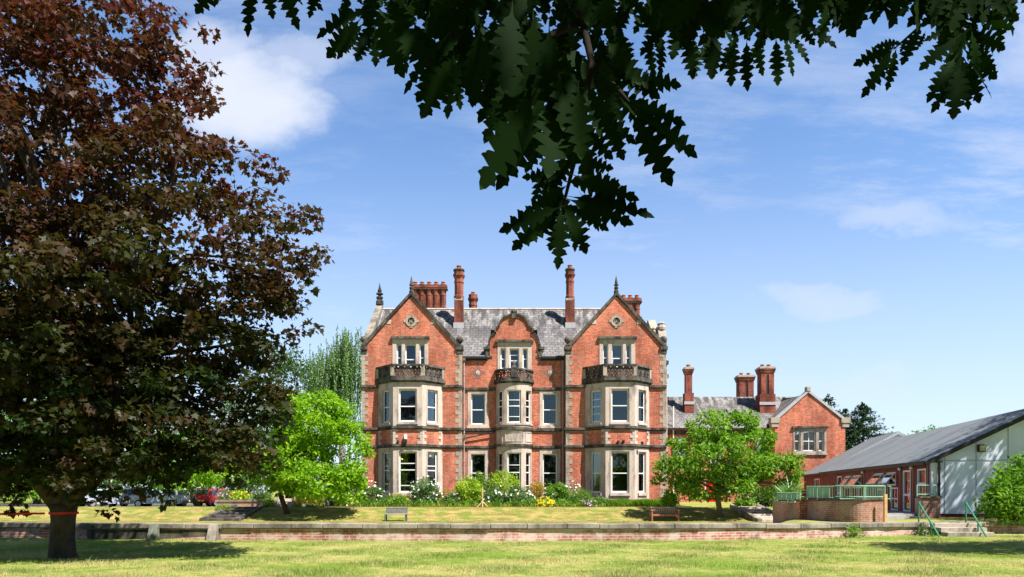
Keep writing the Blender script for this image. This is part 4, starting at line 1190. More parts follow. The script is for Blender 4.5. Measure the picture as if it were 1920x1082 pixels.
for q in (1712, 1690, 1620):
    s = hside(q); uu = LA-s; mb = MB(); c = FSA.p(uu, 2.5, -.08); mb.lathe((c[0], c[1], c[2]-.08), [(.04, 0), (.09, .05), (.09, .12), (.04, .16)], 8); mb.build('wall_lamp', 'white', hA)

# ------------------------------------------------------------------ terrace in front of the hut
def poly_wall(pts, th, z0, z1s, name, mat, parent):
    """a wall of thickness th along a plan line (mitred)"""
    mb = MB(); n = len(pts); off = []
    for i, p in enumerate(pts):
        a = Vector(pts[max(i-1, 0)]); b = Vector(pts[min(i+1, n-1)]); d = (b-a).normalized(); off.append((p[0]-d.y*th, p[1]+d.x*th))
    for i in range(n-1):
        za, zb = z1s[i], z1s[i+1]
        a, b, c, d = pts[i], pts[i+1], off[i+1], off[i]
        mb.hexa([(a[0], a[1], z0), (b[0], b[1], z0), (c[0], c[1], z0), (d[0], d[1], z0), (a[0], a[1], za), (b[0], b[1], zb), (c[0], c[1], zb), (d[0], d[1], za)])
    return mb.build(name, mat, parent)
def smooth_line(pts, k=6):
    out = []
    n = len(pts)
    for i in range(n-1):
        p0, p1, p2, p3 = [np.array(pts[max(0, min(n-1, i+j))], float) for j in (-1, 0, 1, 2)]
        for t in np.linspace(0, 1, k, endpoint=False):
            out.append(tuple(.5*((2*p1)+(-p0+p2)*t+(2*p0-5*p1+4*p2-p3)*t*t+(-p0+3*p1-3*p2+p3)*t**3)))
    out.append(tuple(pts[-1])); return out
tw_ = thing('terrace_wall', (13, 26, .2), 'curved brick retaining wall of the hut terrace with a flat coping', 'wall')
line = smooth_line([(pxx(1512, 28.6), 28.6), (pxx(1535, 27.3), 27.3), (pxx(1572, 26.2), 26.2), (pxx(1615, 25.7), 25.7), (pxx(1659, 26.1), 26.1)])
poly_wall(line, .34, .0, [1.0+.10*i/(len(line)-1) for i in range(len(line))], 'curved_wall', 'brick_pale', tw_)
zc_ = [1.003+.10*i/(len(line)-1) for i in range(len(line))]
cop = MB()
for i in range(len(line)-1):
    a, b = Vector(line[i]), Vector(line[i+1]); d = (b-a).normalized(); nn = Vector((-d.y, d.x))
    q = [a-nn*.05, b-nn*.05, b+nn*.39, a+nn*.39]
    cop.hexa([(*q[0], zc_[i]), (*q[1], zc_[i+1]), (*q[2], zc_[i+1]), (*q[3], zc_[i]), (*q[0], zc_[i]+.06), (*q[1], zc_[i+1]+.06), (*q[2], zc_[i+1]+.06), (*q[3], zc_[i]+.06)])
cop.build('coping', 'stone_dark', tw_)
mb = MB(); a = pxx(1497, 28.7); mb.box(a, pxx(1511, 28.7), 28.55, 28.95, 0, 1.0); mb.build('pier', 'brick', tw_)
mb = MB(); mb.box(a-.04, pxx(1511, 28.7)+.04, 28.5, 29.0, 1.003, 1.07); mb.build('pier_cap', 'stone_dark', tw_)
poly_wall([(16.0, 37.2), (pxx(1449, 31.2), 31.2), (a-.005, 28.8)], .3, -.4, [.62, .93, .93], 'side_wall', 'brick_pale', tw_)
mb = MB(); mb.box(17.35, 18.2, 29.0, 29.4, .1, 1.12); mb.build('end_pier', 'brick_pale', tw_)
mb = MB(); mb.box(17.30, 18.25, 28.94, 29.46, 1.123, 1.19); mb.build('pier_cap', 'stone_dark', tw_)
dk = MB()
dp = [tuple(p) for p in line] + [(17.4, 29.3), (18.3, 29.7)]
ed = [(hx0 + hs*s/hdl - .02, hy0 + s/hdl) for s in (0, 10, HL)]
M['paving'] = stone_mat('grey_concrete_paving', (.30, .29, .27), (.20, .19, .18), .5, 1.0)
poly = [(p[0]+.1, p[1]+.2) for p in dp] + ed + [(22, 58), (18.2, 45), (16.2, 36.5), (12.35, 31.2)]
tri = tessellate_polygon([[Vector((p[0], p[1], 0)) for p in poly]])
n = len(poly); dk.add([(p[0], p[1], .42) for p in poly] + [(p[0], p[1], .2) for p in poly], [tuple(t) for t in tri])
dk.add([(p[0], p[1], .42) for p in poly] + [(p[0], p[1], .2) for p in poly], [(i, (i+1) % n, (i+1) % n+n, i+n) for i in range(n)])
tag(dk.build('terrace', 'paving', None, at=(15, 30, .2)), 'grey paved terrace between the curved brick wall and the hut', 'terrace', kind='structure')
mb = MB()
for i in range(3): mb.box(14.55, 17.30, 27.6+.55*i, 29.9, .1, .20+.075*i)
tag(mb.build('terrace_steps', 'stone_dark', None, at=(15.9, 28, .1), bevel=.01), 'three shallow grey steps up to the terrace beside the curved wall', 'steps')
mb = MB(); p = px(1660, 978, 25.6); mb.box(p.x-.055, p.x+.055, p.y-.05, p.y+.05, .05, 1.30); M['new_wood'] = plain('pale_new_wood', (.62, .38, .18), .7)
tag(mb.build('timber_post', 'new_wood', None, at=(p.x, p.y, .2), bevel=.008), 'pale upright timber post at the end of the curved brick wall', 'post')
# railing
def railing(name, pts, zb, zt, label, step=.125, solid=False, post=1.25):
    root = thing(name, (*pts[0], zb), label, 'railing')
    L = [0]
    for a, b in zip(pts[:-1], pts[1:]): L.append(L[-1]+math.dist(a, b))
    def at(s):
        return (float(np.interp(s, L, [p[0] for p in pts])), float(np.interp(s, L, [p[1] for p in pts])))
    mb = MB()
    for z in (zb+.10, zt): mb.tube([(p[0], p[1], z) for p in pts], .024, 6)
    mb.build('rail', 'green_paint', root)
    s = 0; k = int(round(L[-1]/post)); 
    for i in range(k+1):
        q = at(L[-1]*i/k); m = MB(); m.tube([(q[0], q[1], zb-.02), (q[0], q[1], zt+.03)], .028, 6); m.build('post', 'green_paint', root)
    mb = MB(); s = step
    while s < L[-1]:
        q = at(s); mb.tube([(q[0], q[1], zb+.1), (q[0], q[1], zt)], .010, 4); s += step
    b = mb.build('baluster', 'green_paint', root)
    if solid:
        m = MB()
        q0 = at(0)
        for i in range(int(L[-1]/.4)):
            a, b2 = at(.4*i+.03), at(.4*i+.37)
            dx, dy = b2[0]-a[0], b2[1]-a[1]; l = math.hypot(dx, dy); nx, ny = -dy/l*.012, dx/l*.012
            m.hexa([(a[0], a[1], zb+.13), (b2[0], b2[1], zb+.13), (b2[0]+nx, b2[1]+ny, zb+.13), (a[0]+nx, a[1]+ny, zb+.13), (a[0], a[1], zt-.04), (b2[0], b2[1], zt-.04), (b2[0]+nx, b2[1]+ny, zt-.04), (a[0]+nx, a[1]+ny, zt-.04)])
        m.build('panel', 'green_paint', root)
    return root
inl = [(p[0]+.1, p[1]+.18) for p in line]
h = len(inl)//2
railing('railing', inl[:h], 1.06, 1.60, 'pale green panelled railing on the left half of the curved brick wall', solid=True)
railing('railing', inl[h-1:], 1.10, 1.62, 'pale green open railing on the right half of the curved brick wall')
railing('railing', [(14.7, 30.6), (17.3, 31.2)], .95, 1.62, 'pale green railing standing behind the terrace steps, before the hut door')
railing('railing', [(17.35, 29.25), (18.2, 29.3)], 1.17, 1.66, 'short pale green railing on the square brick pier at the hut corner')
railing('railing', [(pxx(1457, 31.0), 31.0), (pxx(1500, 29.2), 29.2)], .95, 1.33, 'low green panelled railing stepping down behind the right magnolia', solid=True)

# ------------------------------------------------------------------ low wall across the lawn
gwall = thing('garden_wall', (0, 19.6, 0), 'long low salt-stained brick wall with heavy stone coping across the lawn', 'wall')
xs = np.concatenate([np.arange(-36, -13.2, 1.2), np.arange(-12.75, 13.4, .55), np.arange(13.4, 34, 1.2)])
wl = [(x, float(wall_y(x))) for x in xs]
poly_wall(wl, .34, -.2, [float(wall_top(x))-.145 for x in xs], 'brick_wall', 'brick_wash', gwall)
mb = MB()
cum = [0]
for a, b in zip(wl[:-1], wl[1:]): cum.append(cum[-1]+math.dist(a, b))
def wat(s): return (float(np.interp(s, cum, [p[0] for p in wl])), float(np.interp(s, cum, [p[1] for p in wl])))
s = 0.0; rr = random.Random(3)
while s < cum[-1]-.5:
    l = rr.choice((.95, 1.05, 1.15, .8)); a, b = Vector(wat(s+.006)), Vector(wat(min(s+l-.006, cum[-1])))
    d = (b-a).normalized(); nn = Vector((-d.y, d.x)); j = rr.uniform(-.008, .008); jy = rr.uniform(-.01, .01)
    za, zb = float(wall_top(a.x))+j, float(wall_top(b.x))+j
    q = [a-nn*(.07+jy), b-nn*(.07+jy), b+nn*.42, a+nn*.42]
    mb.hexa([(*q[0], za-.143), (*q[1], zb-.143), (*q[2], zb-.143), (*q[3], za-.143), (*q[0], za), (*q[1], zb), (*q[2], zb), (*q[3], za)])
    s += l
mb.build('coping', 'coping', gwall, bevel=.018)
mb = MB()                                # thin dark sheet on the wall face beside the buttresses
pts = [(x, float(wall_y(x))-.012) for x in np.linspace(-12.75, -8.6, 9)]
for a, b in zip(pts[:-1], pts[1:]):
    ta = np.interp(a[0], [-12.75, -10.5, -8.6], [0.0, .02, .16]); tb = np.interp(b[0], [-12.75, -10.5, -8.6], [0.0, .02, .16])
    mb.hexa([(a[0], a[1], ta), (b[0], b[1], tb), (b[0], b[1]+.02, tb), (a[0], a[1]+.02, ta), (a[0], a[1], .29), (b[0], b[1], .30), (b[0], b[1]+.02, .30), (a[0], a[1]+.02, .29)])
mb.build('dark_patch', 'stone_dark', gwall)
bt = None
for x, lab in ((pxx(294, 20.3), 'mossy sloping stone buttress against the low wall, nearer the purple maple'), (pxx(398, 19.9), 'pale sloping stone buttress against the low wall, farther from the purple maple')):
    yy = float(wall_y(x)); mb = MB()
    mb.wall(Fr(x-.13, yy, 0, 1), [(-.40, -.1), (-.09, -.1), (-.09, .46), (-.14, .46)], (), -.26, 0)
    tag(mb.build('buttress', 'stone_green' if bt is None else 'coping', None, at=(x, yy, 0), bevel=.015), lab, 'buttress', 'stone buttresses on the low wall'); bt = 1
# steps and handrails at the right
xa_, xb_ = pxx(1738, 22.6), pxx(1822, 22.6)
yw = float(wall_y((xa_+xb_)/2)); mb = MB()
for i in range(3): mb.box(xa_, xb_, yw-1.05+.33*i, yw-.09, -.1, .13*(i+1))
tag(mb.build('lawn_steps', 'stone_mid', None, at=((xa_+xb_)/2, yw, 0), bevel=.012), 'three worn stone steps up through the low wall between green handrails', 'steps')
for qx, lab in ((1722.6, 'slanting green tube handrail left of the lawn steps'), (1811, 'slanting green tube handrail right of the lawn steps')):
    p = px(qx, 943, yw+.1); root = thing('handrail', (p.x, p.y, .38), lab, 'handrail', 'green handrails of the lawn steps')
    q = px(qx+38, 1001, yw-1.3)
    a = Vector((p.x, p.y, 1.06)); b = Vector((q.x, q.y, .03)); m_ = a.lerp(b, .62)
    mb = MB(); mb.tube([a, b], .028, 8); mb.build('rail', 'deep_green_paint', root)
    for c, zz in ((a, .3), (m_, -.05)):
        mb = MB(); mb.tube([(c.x, c.y, zz), (c.x, c.y, c.z)], .026, 8); mb.build('post', 'deep_green_paint', root)
# flights of steps in the bank
def flight(x, w, y0, y1, z0, z1, n, label, mat='stone_mid', kerb='coping'):
    root = thing('garden_steps', (x, y0, z0), label, 'steps')
    mb = MB()
    for i in range(n):
        mb.box(x-w/2, x+w/2, y0+(y1-y0)*i/n, y1+.3, z0-.3, z0+(z1-z0)*(i+1)/n+.02)
    mb.build('treads', mat, root, bevel=.01)
    for s in (-1, 1):
        m = MB(); xx = x+s*(w/2+.13)
        m.wall(Fr(xx-.12, y0, 0, 1), [(-.15, z0-.3), (y1-y0+.3, z0-.3), (y1-y0+.3, z1+.16), (-.15, z0+.16)], (), -.24, 0); m.build('kerb', kerb, root)
flight(pxx(437, 40.2), 1.7, 38.4, 42.6, -.3, .38, 5, 'shaded stone garden steps climbing the bank left of the bright magnolia', 'stone_dark', 'stone_dark')
flight(pxx(1427, 39.5), 1.35, 37.6, 42.0, -.3, .40, 6, 'stone garden steps with a pale kerb right of the right magnolia', 'stone', 'coping')
flight(pxx(536, 44.6), 1.3, 44.0, 45.6, .34, .84, 3, 'pale stone steps into the flower bed behind the bright magnolia trunk', 'stone')
bed = thing('raised_bed_wall', (pxx(465, 44.2), 44.2, .3), 'low brick retaining wall of the raised flower bed behind the shaded steps', 'wall')
mb = MB(); mb.box(pxx(408, 44.2), pxx(510, 44.2), 44.0, 44.3, .1, .68); mb.build('brick_face', 'brick_pale', bed)
mb = MB(); mb.box(pxx(406, 44.2), pxx(512, 44.2), 43.94, 44.36, .683, .80); mb.build('coping', 'coping', bed)
M['soil'] = plain('garden_soil', (.09, .06, .04), .95, .05)
mb = MB(); mb.box(pxx(408, 44.2), pxx(510, 44.2), 44.37, 47.5, .1, .72); mb.build('soil', 'soil', bed)
# soil border along the house
mb = MB(); mb.box(-13.2, 11.5, 43.6, 47.95, .2, .40); tag(mb.build('border_soil', 'soil', None, at=(0, 45, .2)), 'dark soil of the long flower border below the mansion', 'border', kind='structure')
# car park
M['asphalt'] = plain('asphalt', (.075, .075, .08), .9, .2)
mb = MB(); mb.hexa([(-75, 50, -.2), (-15.5, 50, -.2), (-15.5, 66, -.2), (-75, 66, -.2), (-75, 50, .035), (-15.5, 50, .035), (-15.5, 66, .035), (-75, 66, .035)])
tag(mb.build('car_park', 'asphalt', None, at=(-40, 55, 0)), 'grey asphalt car park beyond the bank', 'car park', kind='structure')

# ------------------------------------------------------------------ benches
def slat_bench(x, y, z):
    root = thing('garden_bench', (x, y, z), 'weathered grey slatted bench without arms, standing left on the grass bank', 'bench', 'garden benches')
    M['grey_wood'] = plain('silvered_wood', (.27, .27, .29), .8, var=.25)
    M['slate_metal'] = plain('dark_bench_metal', (.10, .105, .12), .6)
    w = .61
    mb = MB()
    for i in range(4): mb.box(x-w, x+w, y-.24+.105*i, y-.15+.105*i, z+.385, z+.415)
    mb.build('seat', 'grey_wood', root)
    mb = MB()
    for i in range(4):
        yy = y+.19+.025*i; zz = z+.44+.075*i; mb.hexa([(x-w, yy, zz), (x+w, yy, zz), (x+w, yy+.025, zz), (x-w, yy+.025, zz), (x-w, yy+.018, zz+.062), (x+w, yy+.018, zz+.062), (x+w, yy+.043, zz+.062), (x-w, yy+.043, zz+.062)])
    mb.build('backrest', 'slate_metal', root)
    mb = MB(); mb.box(x-w-.02, x+w+.02, y+.265, y+.325, z+.735, z+.775); mb.build('top_rail', 'grey_wood', root)
    for s in (-1, 1):
        for yy in (y-.22, y+.2):
            mb = MB(); mb.box(x+s*(w-.04)-.03, x+s*(w-.04)+.03, yy-.03, yy+.03, z-.05, z+.384); mb.build('leg', 'slate_metal', root)
def wood_bench(x, y, z):
    root = thing('garden_bench', (x, y, z), 'reddish wooden garden bench with arms and upright slatted back on the grass bank', 'bench', 'garden benches')
    M['teak'] = plain('reddish_teak', (.36, .135, .085), .7, var=.2); M['pale_teak'] = plain('pale_worn_teak', (.55, .37, .28), .7, var=.15)
    w = .76
    mb = MB()
    for i in range(5): mb.box(x-w+.05, x+w-.05, y-.27+.098*i, y-.19+.098*i, z+.37, z+.40)
    mb.box(x-w+.06, x+w-.06, y-.29, y-.272, z+.30, z+.395)
    mb.build('seat', 'teak', root)
    mb = MB()
    for i in range(13):
        xx = x-w+.13+i*(2*w-.26)/12; mb.hexa([(xx-.027, y+.23, z+.44), (xx+.027, y+.23, z+.44), (xx+.027, y+.25, z+.44), (xx-.027, y+.25, z+.44), (xx-.027, y+.30, z+.71), (xx+.027, y+.30, z+.71), (xx+.027, y+.32, z+.71), (xx-.027, y+.32, z+.71)])
    mb.build('back_slat', 'pale_teak', root)
    mb = MB(); mb.box(x-w+.07, x+w-.07, y+.275, y+.335, z+.712, z+.775); mb.box(x-w*.5, x+w*.5, y+.278, y+.332, z+.777, z+.80); mb.build('top_rail', 'pale_teak', root)
    for s in (-1, 1):
        xx = x+s*(w-.03)
        mb = MB(); mb.box(xx-.035, xx+.035, y-.30, y-.23, z-.05, z+.60); mb.build('leg', 'teak', root)
        mb = MB(); mb.hexa([(xx-.035, y+.21, z-.05), (xx+.035, y+.21, z-.05), (xx+.035, y+.28, z-.05), (xx-.035, y+.28, z-.05), (xx-.035, y+.27, z+.80), (xx+.035, y+.27, z+.80), (xx+.035, y+.33, z+.80), (xx-.035, y+.33, z+.80)]); mb.build('leg', 'teak', root)
        mb = MB(); mb.box(xx-.045, xx+.045, y-.33, y+.23, z+.602, z+.64); mb.build('arm', 'pale_teak', root)
pb = px(742.5, 978, 38.2); slat_bench(pb.x, 38.2, float(ground_z(pb.x, 38.2)))
pb = px(1245.5, 978, 38.3); wood_bench(pb.x, 38.3, float(ground_z(pb.x, 38.3)))
# wooden stand in front of the border
pb = px(905, 949, 43.1); zg = .37
st = thing('wooden_stand', (pb.x, 43.1, zg), 'bare wooden post on three splayed feet at the edge of the border', 'stand')
mb = MB(); mb.box(pb.x-.035, pb.x+.035, 43.07, 43.13, zg+.28, zg+1.22); mb.build('post', 'new_wood', st)
for a in (-160, -20, 90, -90):
    if a == 90: continue
    mb = MB(); mb.tube([(pb.x, 43.1, zg+.34), (pb.x+.37*math.cos(R(a)), 43.1+.30*math.sin(R(a)), zg-.02)], .03, 4); mb.build('foot', 'new_wood', st)

# ------------------------------------------------------------------ parked cars
M['tyre'] = plain('tyre_rubber', (.02, .02, .02), .8); M['alloy'] = plain('alloy_rim', (.55, .55, .57), .35, .5, .6)
M['car_glass'] = plain('tinted_car_glass', (.03, .045, .055), .08, .6, var=.02)
M['lamp_red'] = plain('red_tail_lamp', (.55, .02, .02), .3); M['lamp_clear'] = plain('clear_headlamp', (.7, .72, .75), .15, .6)
M['plate_yellow'] = plain('yellow_number_plate', (.75, .55, .03), .5)
def make_car(paint, label, where, rot, L=4.0, Hc=1.46, estate=False):
    root = thing('parked_car', (0, 0, 0), label, 'car', 'cars parked beyond the bank')
    m, t, o = new_mat('car_paint'); pbsdf(t, o, c4(paint), .25, .5, .15)
    h = L/2; F0 = Fr(0, -.82, 1, 0)
    body = [(-h+.05, .30), (h-.05, .28), (h, .50), (h-.03, .66), (h-.25, .80), (.85, .95), (-h+.25 if not estate else -h+.1, .98), (-h+.02, .90), (-h, .55)]
    mb = MB()
    segs = [(-.82, -.78, .92), (-.78, -.60, 1.0), (-.60, .60, 1.0), (.60, .78, 1.0), (.78, .82, .92)]
    mb.wall(F0, body, (), .03, 1.61); b = mb.build('body', m, root, bevel=.07)
    x0, x1 = (-h+.10, .95); x2, x3 = ((-h+.30) if not estate else (-h+.22), .18)
    def cabp(x, s, z):                      # cabin surface point
        t_ = (z-.94)/(Hc-.94); return ((x), s*(.76-.15*t_), z)
    zt, zb = Hc, .94
    A = [cabp(x0, -1, zb), cabp(x1, -1, zb), cabp(x1, 1, zb), cabp(x0, 1, zb), cabp(x2, -1, zt), cabp(x3, -1, zt), cabp(x3, 1, zt), cabp(x2, 1, zt)]
    mb = MB(); mb.hexa(A); mb.build('roof', m, root, bevel=.06)
    def edge(z, rear):
        t_ = (z-zb)/(zt-zb); return (x0+(x2-x0)*t_) if rear else (x1+(x3-x1)*t_)
    for s in (-1, 1):
        mb = MB(); z0, z1 = zb+.05, zt-.10
        for fa, fb in ((.06, .47), (.51, .93)):
            q = []
            for z, fr_ in ((z0, fa), (z0, fb), (z1, fb), (z1, fa)):
                a, c = edge(z, True), edge(z, False); p = cabp(a+(c-a)*fr_, s, z); q.append(p)
            mb.hexa([(p[0], p[1]-s*.01, p[2]) for p in q] + [(p[0], p[1]+s*.012, p[2]) for p in q])
        mb.build('side_window', 'car_glass', root)
    for rear in (True, False):
        mb = MB(); d = -.012 if rear else .012; z0, z1 = zb+.06, zt-.07
        q = [(edge(z0, rear), -.62, z0), (edge(z0, rear), .62, z0), (edge(z1, rear), .52, z1), (edge(z1, rear), -.52, z1)]
        mb.hexa([(p[0]-d, p[1], p[2]-.004) for p in q] + [(p[0]+d, p[1], p[2]+.008) for p in q]); mb.build('rear_window' if rear else 'windscreen', 'car_glass', root)
    for sx in (-1, 1):
        for s in (-1, 1):
            mb = MB(); c = (sx*(L*.315), s*.74, .31)
            wl_ = Fr(c[0], c[1]-.1, 1, 0)
            ring = [(.31*math.cos(k*math.pi/9), .31+.31*math.sin(k*math.pi/9)) for k in range(18)]
            mb.wall(wl_, ring, (), 0, .2); w = mb.build('wheel', 'tyre', root)
            mb = MB(); ring = [(.20*math.cos(k*math.pi/9), .31+.20*math.sin(k*math.pi/9)) for k in range(18)]
            mb.wall(wl_, ring, (), -.012, -.002) if s < 0 else mb.wall(wl_, ring, (), .202, .212)
            mb.build('rim', 'alloy', w)
    for s in (-1, 1):
        mb = MB(); mb.box(h-.12, h+.012, s*.62-.15, s*.62+.15, .58, .72); mb.build('headlight', 'lamp_clear', root, bevel=.02)
        mb = MB(); mb.box(-h-.012, -h+.1, s*.66-.10, s*.66+.10, .66, .90); mb.build('tail_light', 'lamp_red', root, bevel=.02)
        mb = MB(); mb.box(.62, .80, s*.86-.07, s*.86+.07, .93, 1.05); mb.build('mirror', m, root, bevel=.02)
    mb = MB(); mb.box(-h-.016, -h+.01, -.26, .26, .45, .56); mb.build('number_plate', 'plate_yellow', root)
    root.location = (where[0], where[1], .035); root.rotation_euler = (0, 0, R(rot))
make_car((.42, .47, .62), 'silver blue hatchback parked side-on between the grey estate and the white car', (pxx(299, 55), 55.0), 2, 4.0)
make_car((.50, .55, .66), 'pale silver car at the left end of the row with its yellow rear plate showing', (pxx(190, 55), 55.2), 62, 4.1)
make_car((.30, .32, .36), 'grey estate car with dark windows, second from the left in the parked row', (pxx(237, 55), 56.0), -58, 4.3, 1.52, True)
make_car((.78, .79, .80), 'white car with red tail lights parked right of the silver blue hatchback', (pxx(356, 57), 57.0), 66, 4.2, 1.5)
make_car((.55, .015, .03), 'bright red car at the right end of the parked row by the steps', (pxx(402, 57), 57.5), 76, 3.9)
# ------------------------------------------------------------------ vegetation
def E(x, y, Y, rx, ry, rd=None):
    """an ellipsoid of foliage given by its place in the view, its distance and half sizes in photo pixels"""
    p = px(x, y, Y); k = Y/FPX
    return (p.x, p.y, p.z, rx*k, (rd if rd else rx*k), ry*k)

# --- the purple maple on the lawn
MY = 14.8
mx = pxx(117, MY)
mells = [E(60, 120, 15, 260, 110, 3.0), E(190, 130, 14.6, 175, 105, 2.4), E(310, 170, 15, 85, 120, 1.8), E(90, 330, 14.4, 260, 140, 3.2), E(300, 330, 14.6, 170, 90, 2.4),
         E(400, 310, 15.2, 85, 48, 1.3), E(470, 440, 14.8, 125, 75, 2.0), E(520, 455, 15, 80, 60, 1.3), E(330, 490, 14.0, 200, 110, 2.6), E(120, 540, 14.2, 280, 140, 3.4),
         E(480, 545, 15.2, 80, 50, 1.2), E(430, 640, 15, 85, 60, 1.6), E(250, 690, 14.6, 190, 110, 2.6), E(470, 760, 14.6, 80, 65, 1.4), E(430, 830, 14.6, 85, 55, 1.5),
         E(320, 820, 14.4, 130, 70, 2.0), E(90, 740, 14.6, 240, 110, 3.0), E(60, 860, 14.8, 140, 60, 2.2), E(230, 880, 14.4, 110, 45, 1.6), E(-150, 300, 15, 220, 220, 3.2), E(-180, 620, 15, 200, 200, 3.2), E(20, 25, 15, 110, 40, 1.6), E(250, 45, 14.8, 75, 30, 1.2)]
mroot = thing('maple_tree', (mx, MY, 0), 'large purple-leaved maple on the lawn, a red strap round its short thick trunk', 'tree')
nC = 1150
C = crown_points(mells, nC, .35)
low_ = [e for e in mells if e[2] < 6.0]
C = np.concatenate([C, crown_points(low_, 620, .2)])
C = C[(C[:, 2] > 1.25)]
# a few sprays that hang or reach out of the crown
extra = np.array([tuple(px(x, y, Y)) for x, y, Y in ((555, 625, 15.2), (585, 612, 15.2), (520, 330, 15.1), (505, 300, 15.1), (385, 60, 14.8), (395, 130, 14.9), (388, 200, 14.9), (585, 400, 14.9), (598, 480, 14.9), (575, 540, 15), (520, 790, 14.5), (535, 770, 14.6),
    (185, 935, 14.3), (205, 960, 14.4), (255, 925, 14.2), (310, 940, 14.2), (20, 930, 14.6), (30, 955, 14.7), (110, 915, 14.3), (150, 930, 14.2), (480, 880, 14.7), (440, 900, 14.6), (45, 12, 15), (110, 15, 15), (200, 14, 14.8), (300, 22, 14.9), (330, 30, 14.9), (255, 8, 14.8))])
P1, D1, N1, S1, t1 = clump_leaves(C, .40*(.6+.7*rng.random(len(C))), 50, flat=.42, up=1.0, size=.110, droop=.35, out=.9, tvar=.45)
P2, D2, N2, S2, t2 = clump_leaves(extra, np.full(len(extra), .24), 24, flat=.6, up=.8, size=.12, droop=.5)
Pm, Dm, Nm, Sm, tm = [np.concatenate(q) for q in ((P1, P2), (D1, D2), (N1, N2), (S1, S2), (t1, t2))]
tm = (tm**1.6*.62 + .52*np.clip((Pm[:, 2]-3.6)/6.0, 0, 1)).clip(0, 1)       # greener low and inside, redder towards the top
mb = MB()
zf_ = pxz(965, MY)
b0 = Vector((mx, MY, 0))
mb.tube([b0+Vector((.05, 0, -.2)), b0+Vector((0, 0, .12)), b0+Vector((0, 0, .45)), b0+Vector((.02, 0, .85)), b0+Vector((.03, 0, 1.15))], [.33, .265, .235, .235, .27], 18)
for (qx, qy, Y, r) in ((70, 905, 14.7, .13), (112, 880, 14.9, .17), (160, 915, 14.6, .12), (140, 870, 15.2, .14)):
    tip = px(qx, qy, Y); mid = Vector((mx, MY, 1.02))
    up2 = tip + Vector(((tip.x-mx)*1.6, random.uniform(-.8, .8), 3.2)); up3 = up2 + Vector(((tip.x-mx)*1.8, random.uniform(-1, 1), 4.0))
    mb.tube([mid, tip, up2, up3], [r*1.35, r, r*.7, r*.28], 9)
    limbs(mb, up2, C[rng.choice(len(C), 9)], r*.42, seed=int(qx)); limbs(mb, tip.lerp(up2, .4), C[rng.choice(len(C), 5)], r*.36, seed=int(qx)+5)
mb.build('trunk', 'bark', mroot, smooth=True)
leaf_mesh('crown', Pm, Dm, Nm, Sm, LEAF_MAPLE, 'lf_maple', tm, mroot, fold=.12, curl=.12)
M['strap'] = plain('red_webbing', (.55, .03, .012), .7)
mb = MB(); zz = pxz(963, MY-.36)
ringp = [(mx+.03+.262*math.cos(a), MY+.262*math.sin(a)) for a in np.linspace(0, 2*math.pi, 21)]
for a, b in zip(ringp[:-1], ringp[1:]):
    def o_(p, k): return (mx+.03+(p[0]-mx-.03)*k, MY+(p[1]-MY)*k)
    a2, b2 = o_(a, 1.06), o_(b, 1.06)
    mb.hexa([(*a2, zz-.024), (*b2, zz-.024), (*b, zz-.024), (*a, zz-.024), (*a2, zz+.024), (*b2, zz+.024), (*b, zz+.024), (*a, zz+.024)])
mb.hexa([(-15.5, 14.6, zz-.10), (mx-.24, MY-.22, zz-.025), (mx-.24, MY-.205, zz-.025), (-15.5, 14.615, zz-.10), (-15.5, 14.6, zz-.05), (mx-.24, MY-.22, zz+.02), (mx-.24, MY-.205, zz+.02), (-15.5, 14.615, zz-.05)])
tag(mb.build('strap', 'strap', None, at=(mx, MY, zz)), 'red webbing strap tied round the maple trunk and stretched off to the left', 'strap')
mb = MB(); mb.tube([(-15.6, 14.6, -.2), (-15.6, 14.6, 1.3)], .08, 8)
tag(mb.build('timber_post', 'bark', None, at=(-15.6, 14.6, 0)), 'dark round timber post that holds the far end of the red strap', 'post')

# --- bright magnolia left of the mansion, green magnolia right of it
def tiers(ells, n, shell): return crown_points(ells, n, shell)
lm_ells = [E(590, 790, 40.0, 80, 52), E(560, 860, 39.7, 70, 55), E(645, 850, 40.0, 48, 75), E(515, 870, 39.8, 40, 50), E(590, 900, 39.4, 80, 30), E(648, 915, 39.6, 35, 30), E(600, 765, 40.2, 55, 28), E(670, 840, 40.2, 22, 30), E(495, 900, 40.0, 28, 25)]
make_tree('magnolia_tree', (pxx(541, 40.6), 40.6, float(ground_z(pxx(541, 40.6), 40.6))), 'bright yellow-green magnolia with a short forked trunk, left of the mansion', 'tree', lm_ells, 'lf_lime', 320, 84, .19, .55, .15,
          barkmat='bark', shape=LEAF_OVAL, flat=.5, up=1.0, fork=tuple(px(541, 925, 40.4)), nl=14, shell=.62, stems=2, tvar=.7)
rm_ells = [E(1345, 800, 39.7, 60, 32), E(1290, 835, 39.4, 40, 30), E(1340, 860, 39.0, 90, 40), E(1270, 890, 39.0, 45, 35), E(1400, 850, 39.2, 60, 55), E(1455, 885, 39.2, 35, 45), E(1330, 905, 38.6, 70, 28), E(1250, 925, 39.2, 35, 22), E(1420, 905, 39.0, 45, 28), E(1480, 890, 39.4, 22, 40), E(1405, 790, 39.8, 22, 28), E(1330, 775, 40.0, 18, 14), E(1235, 900, 39.5, 18, 20)]
make_tree('magnolia_tree', (pxx(1352, 40.0), 40.0, float(ground_z(pxx(1352, 40.0), 40.0))), 'spreading mid-green magnolia with pale branches, in front of the lower service wing', 'tree', rm_ells, 'lf_magnolia', 200, 96, .195, .52, .13,
          barkmat='bark_pale', shape=LEAF_OVAL, flat=.55, up=.9, fork=tuple(px(1352, 925, 39.8)), nl=16, shell=.5, stems=2, tvar=.7)

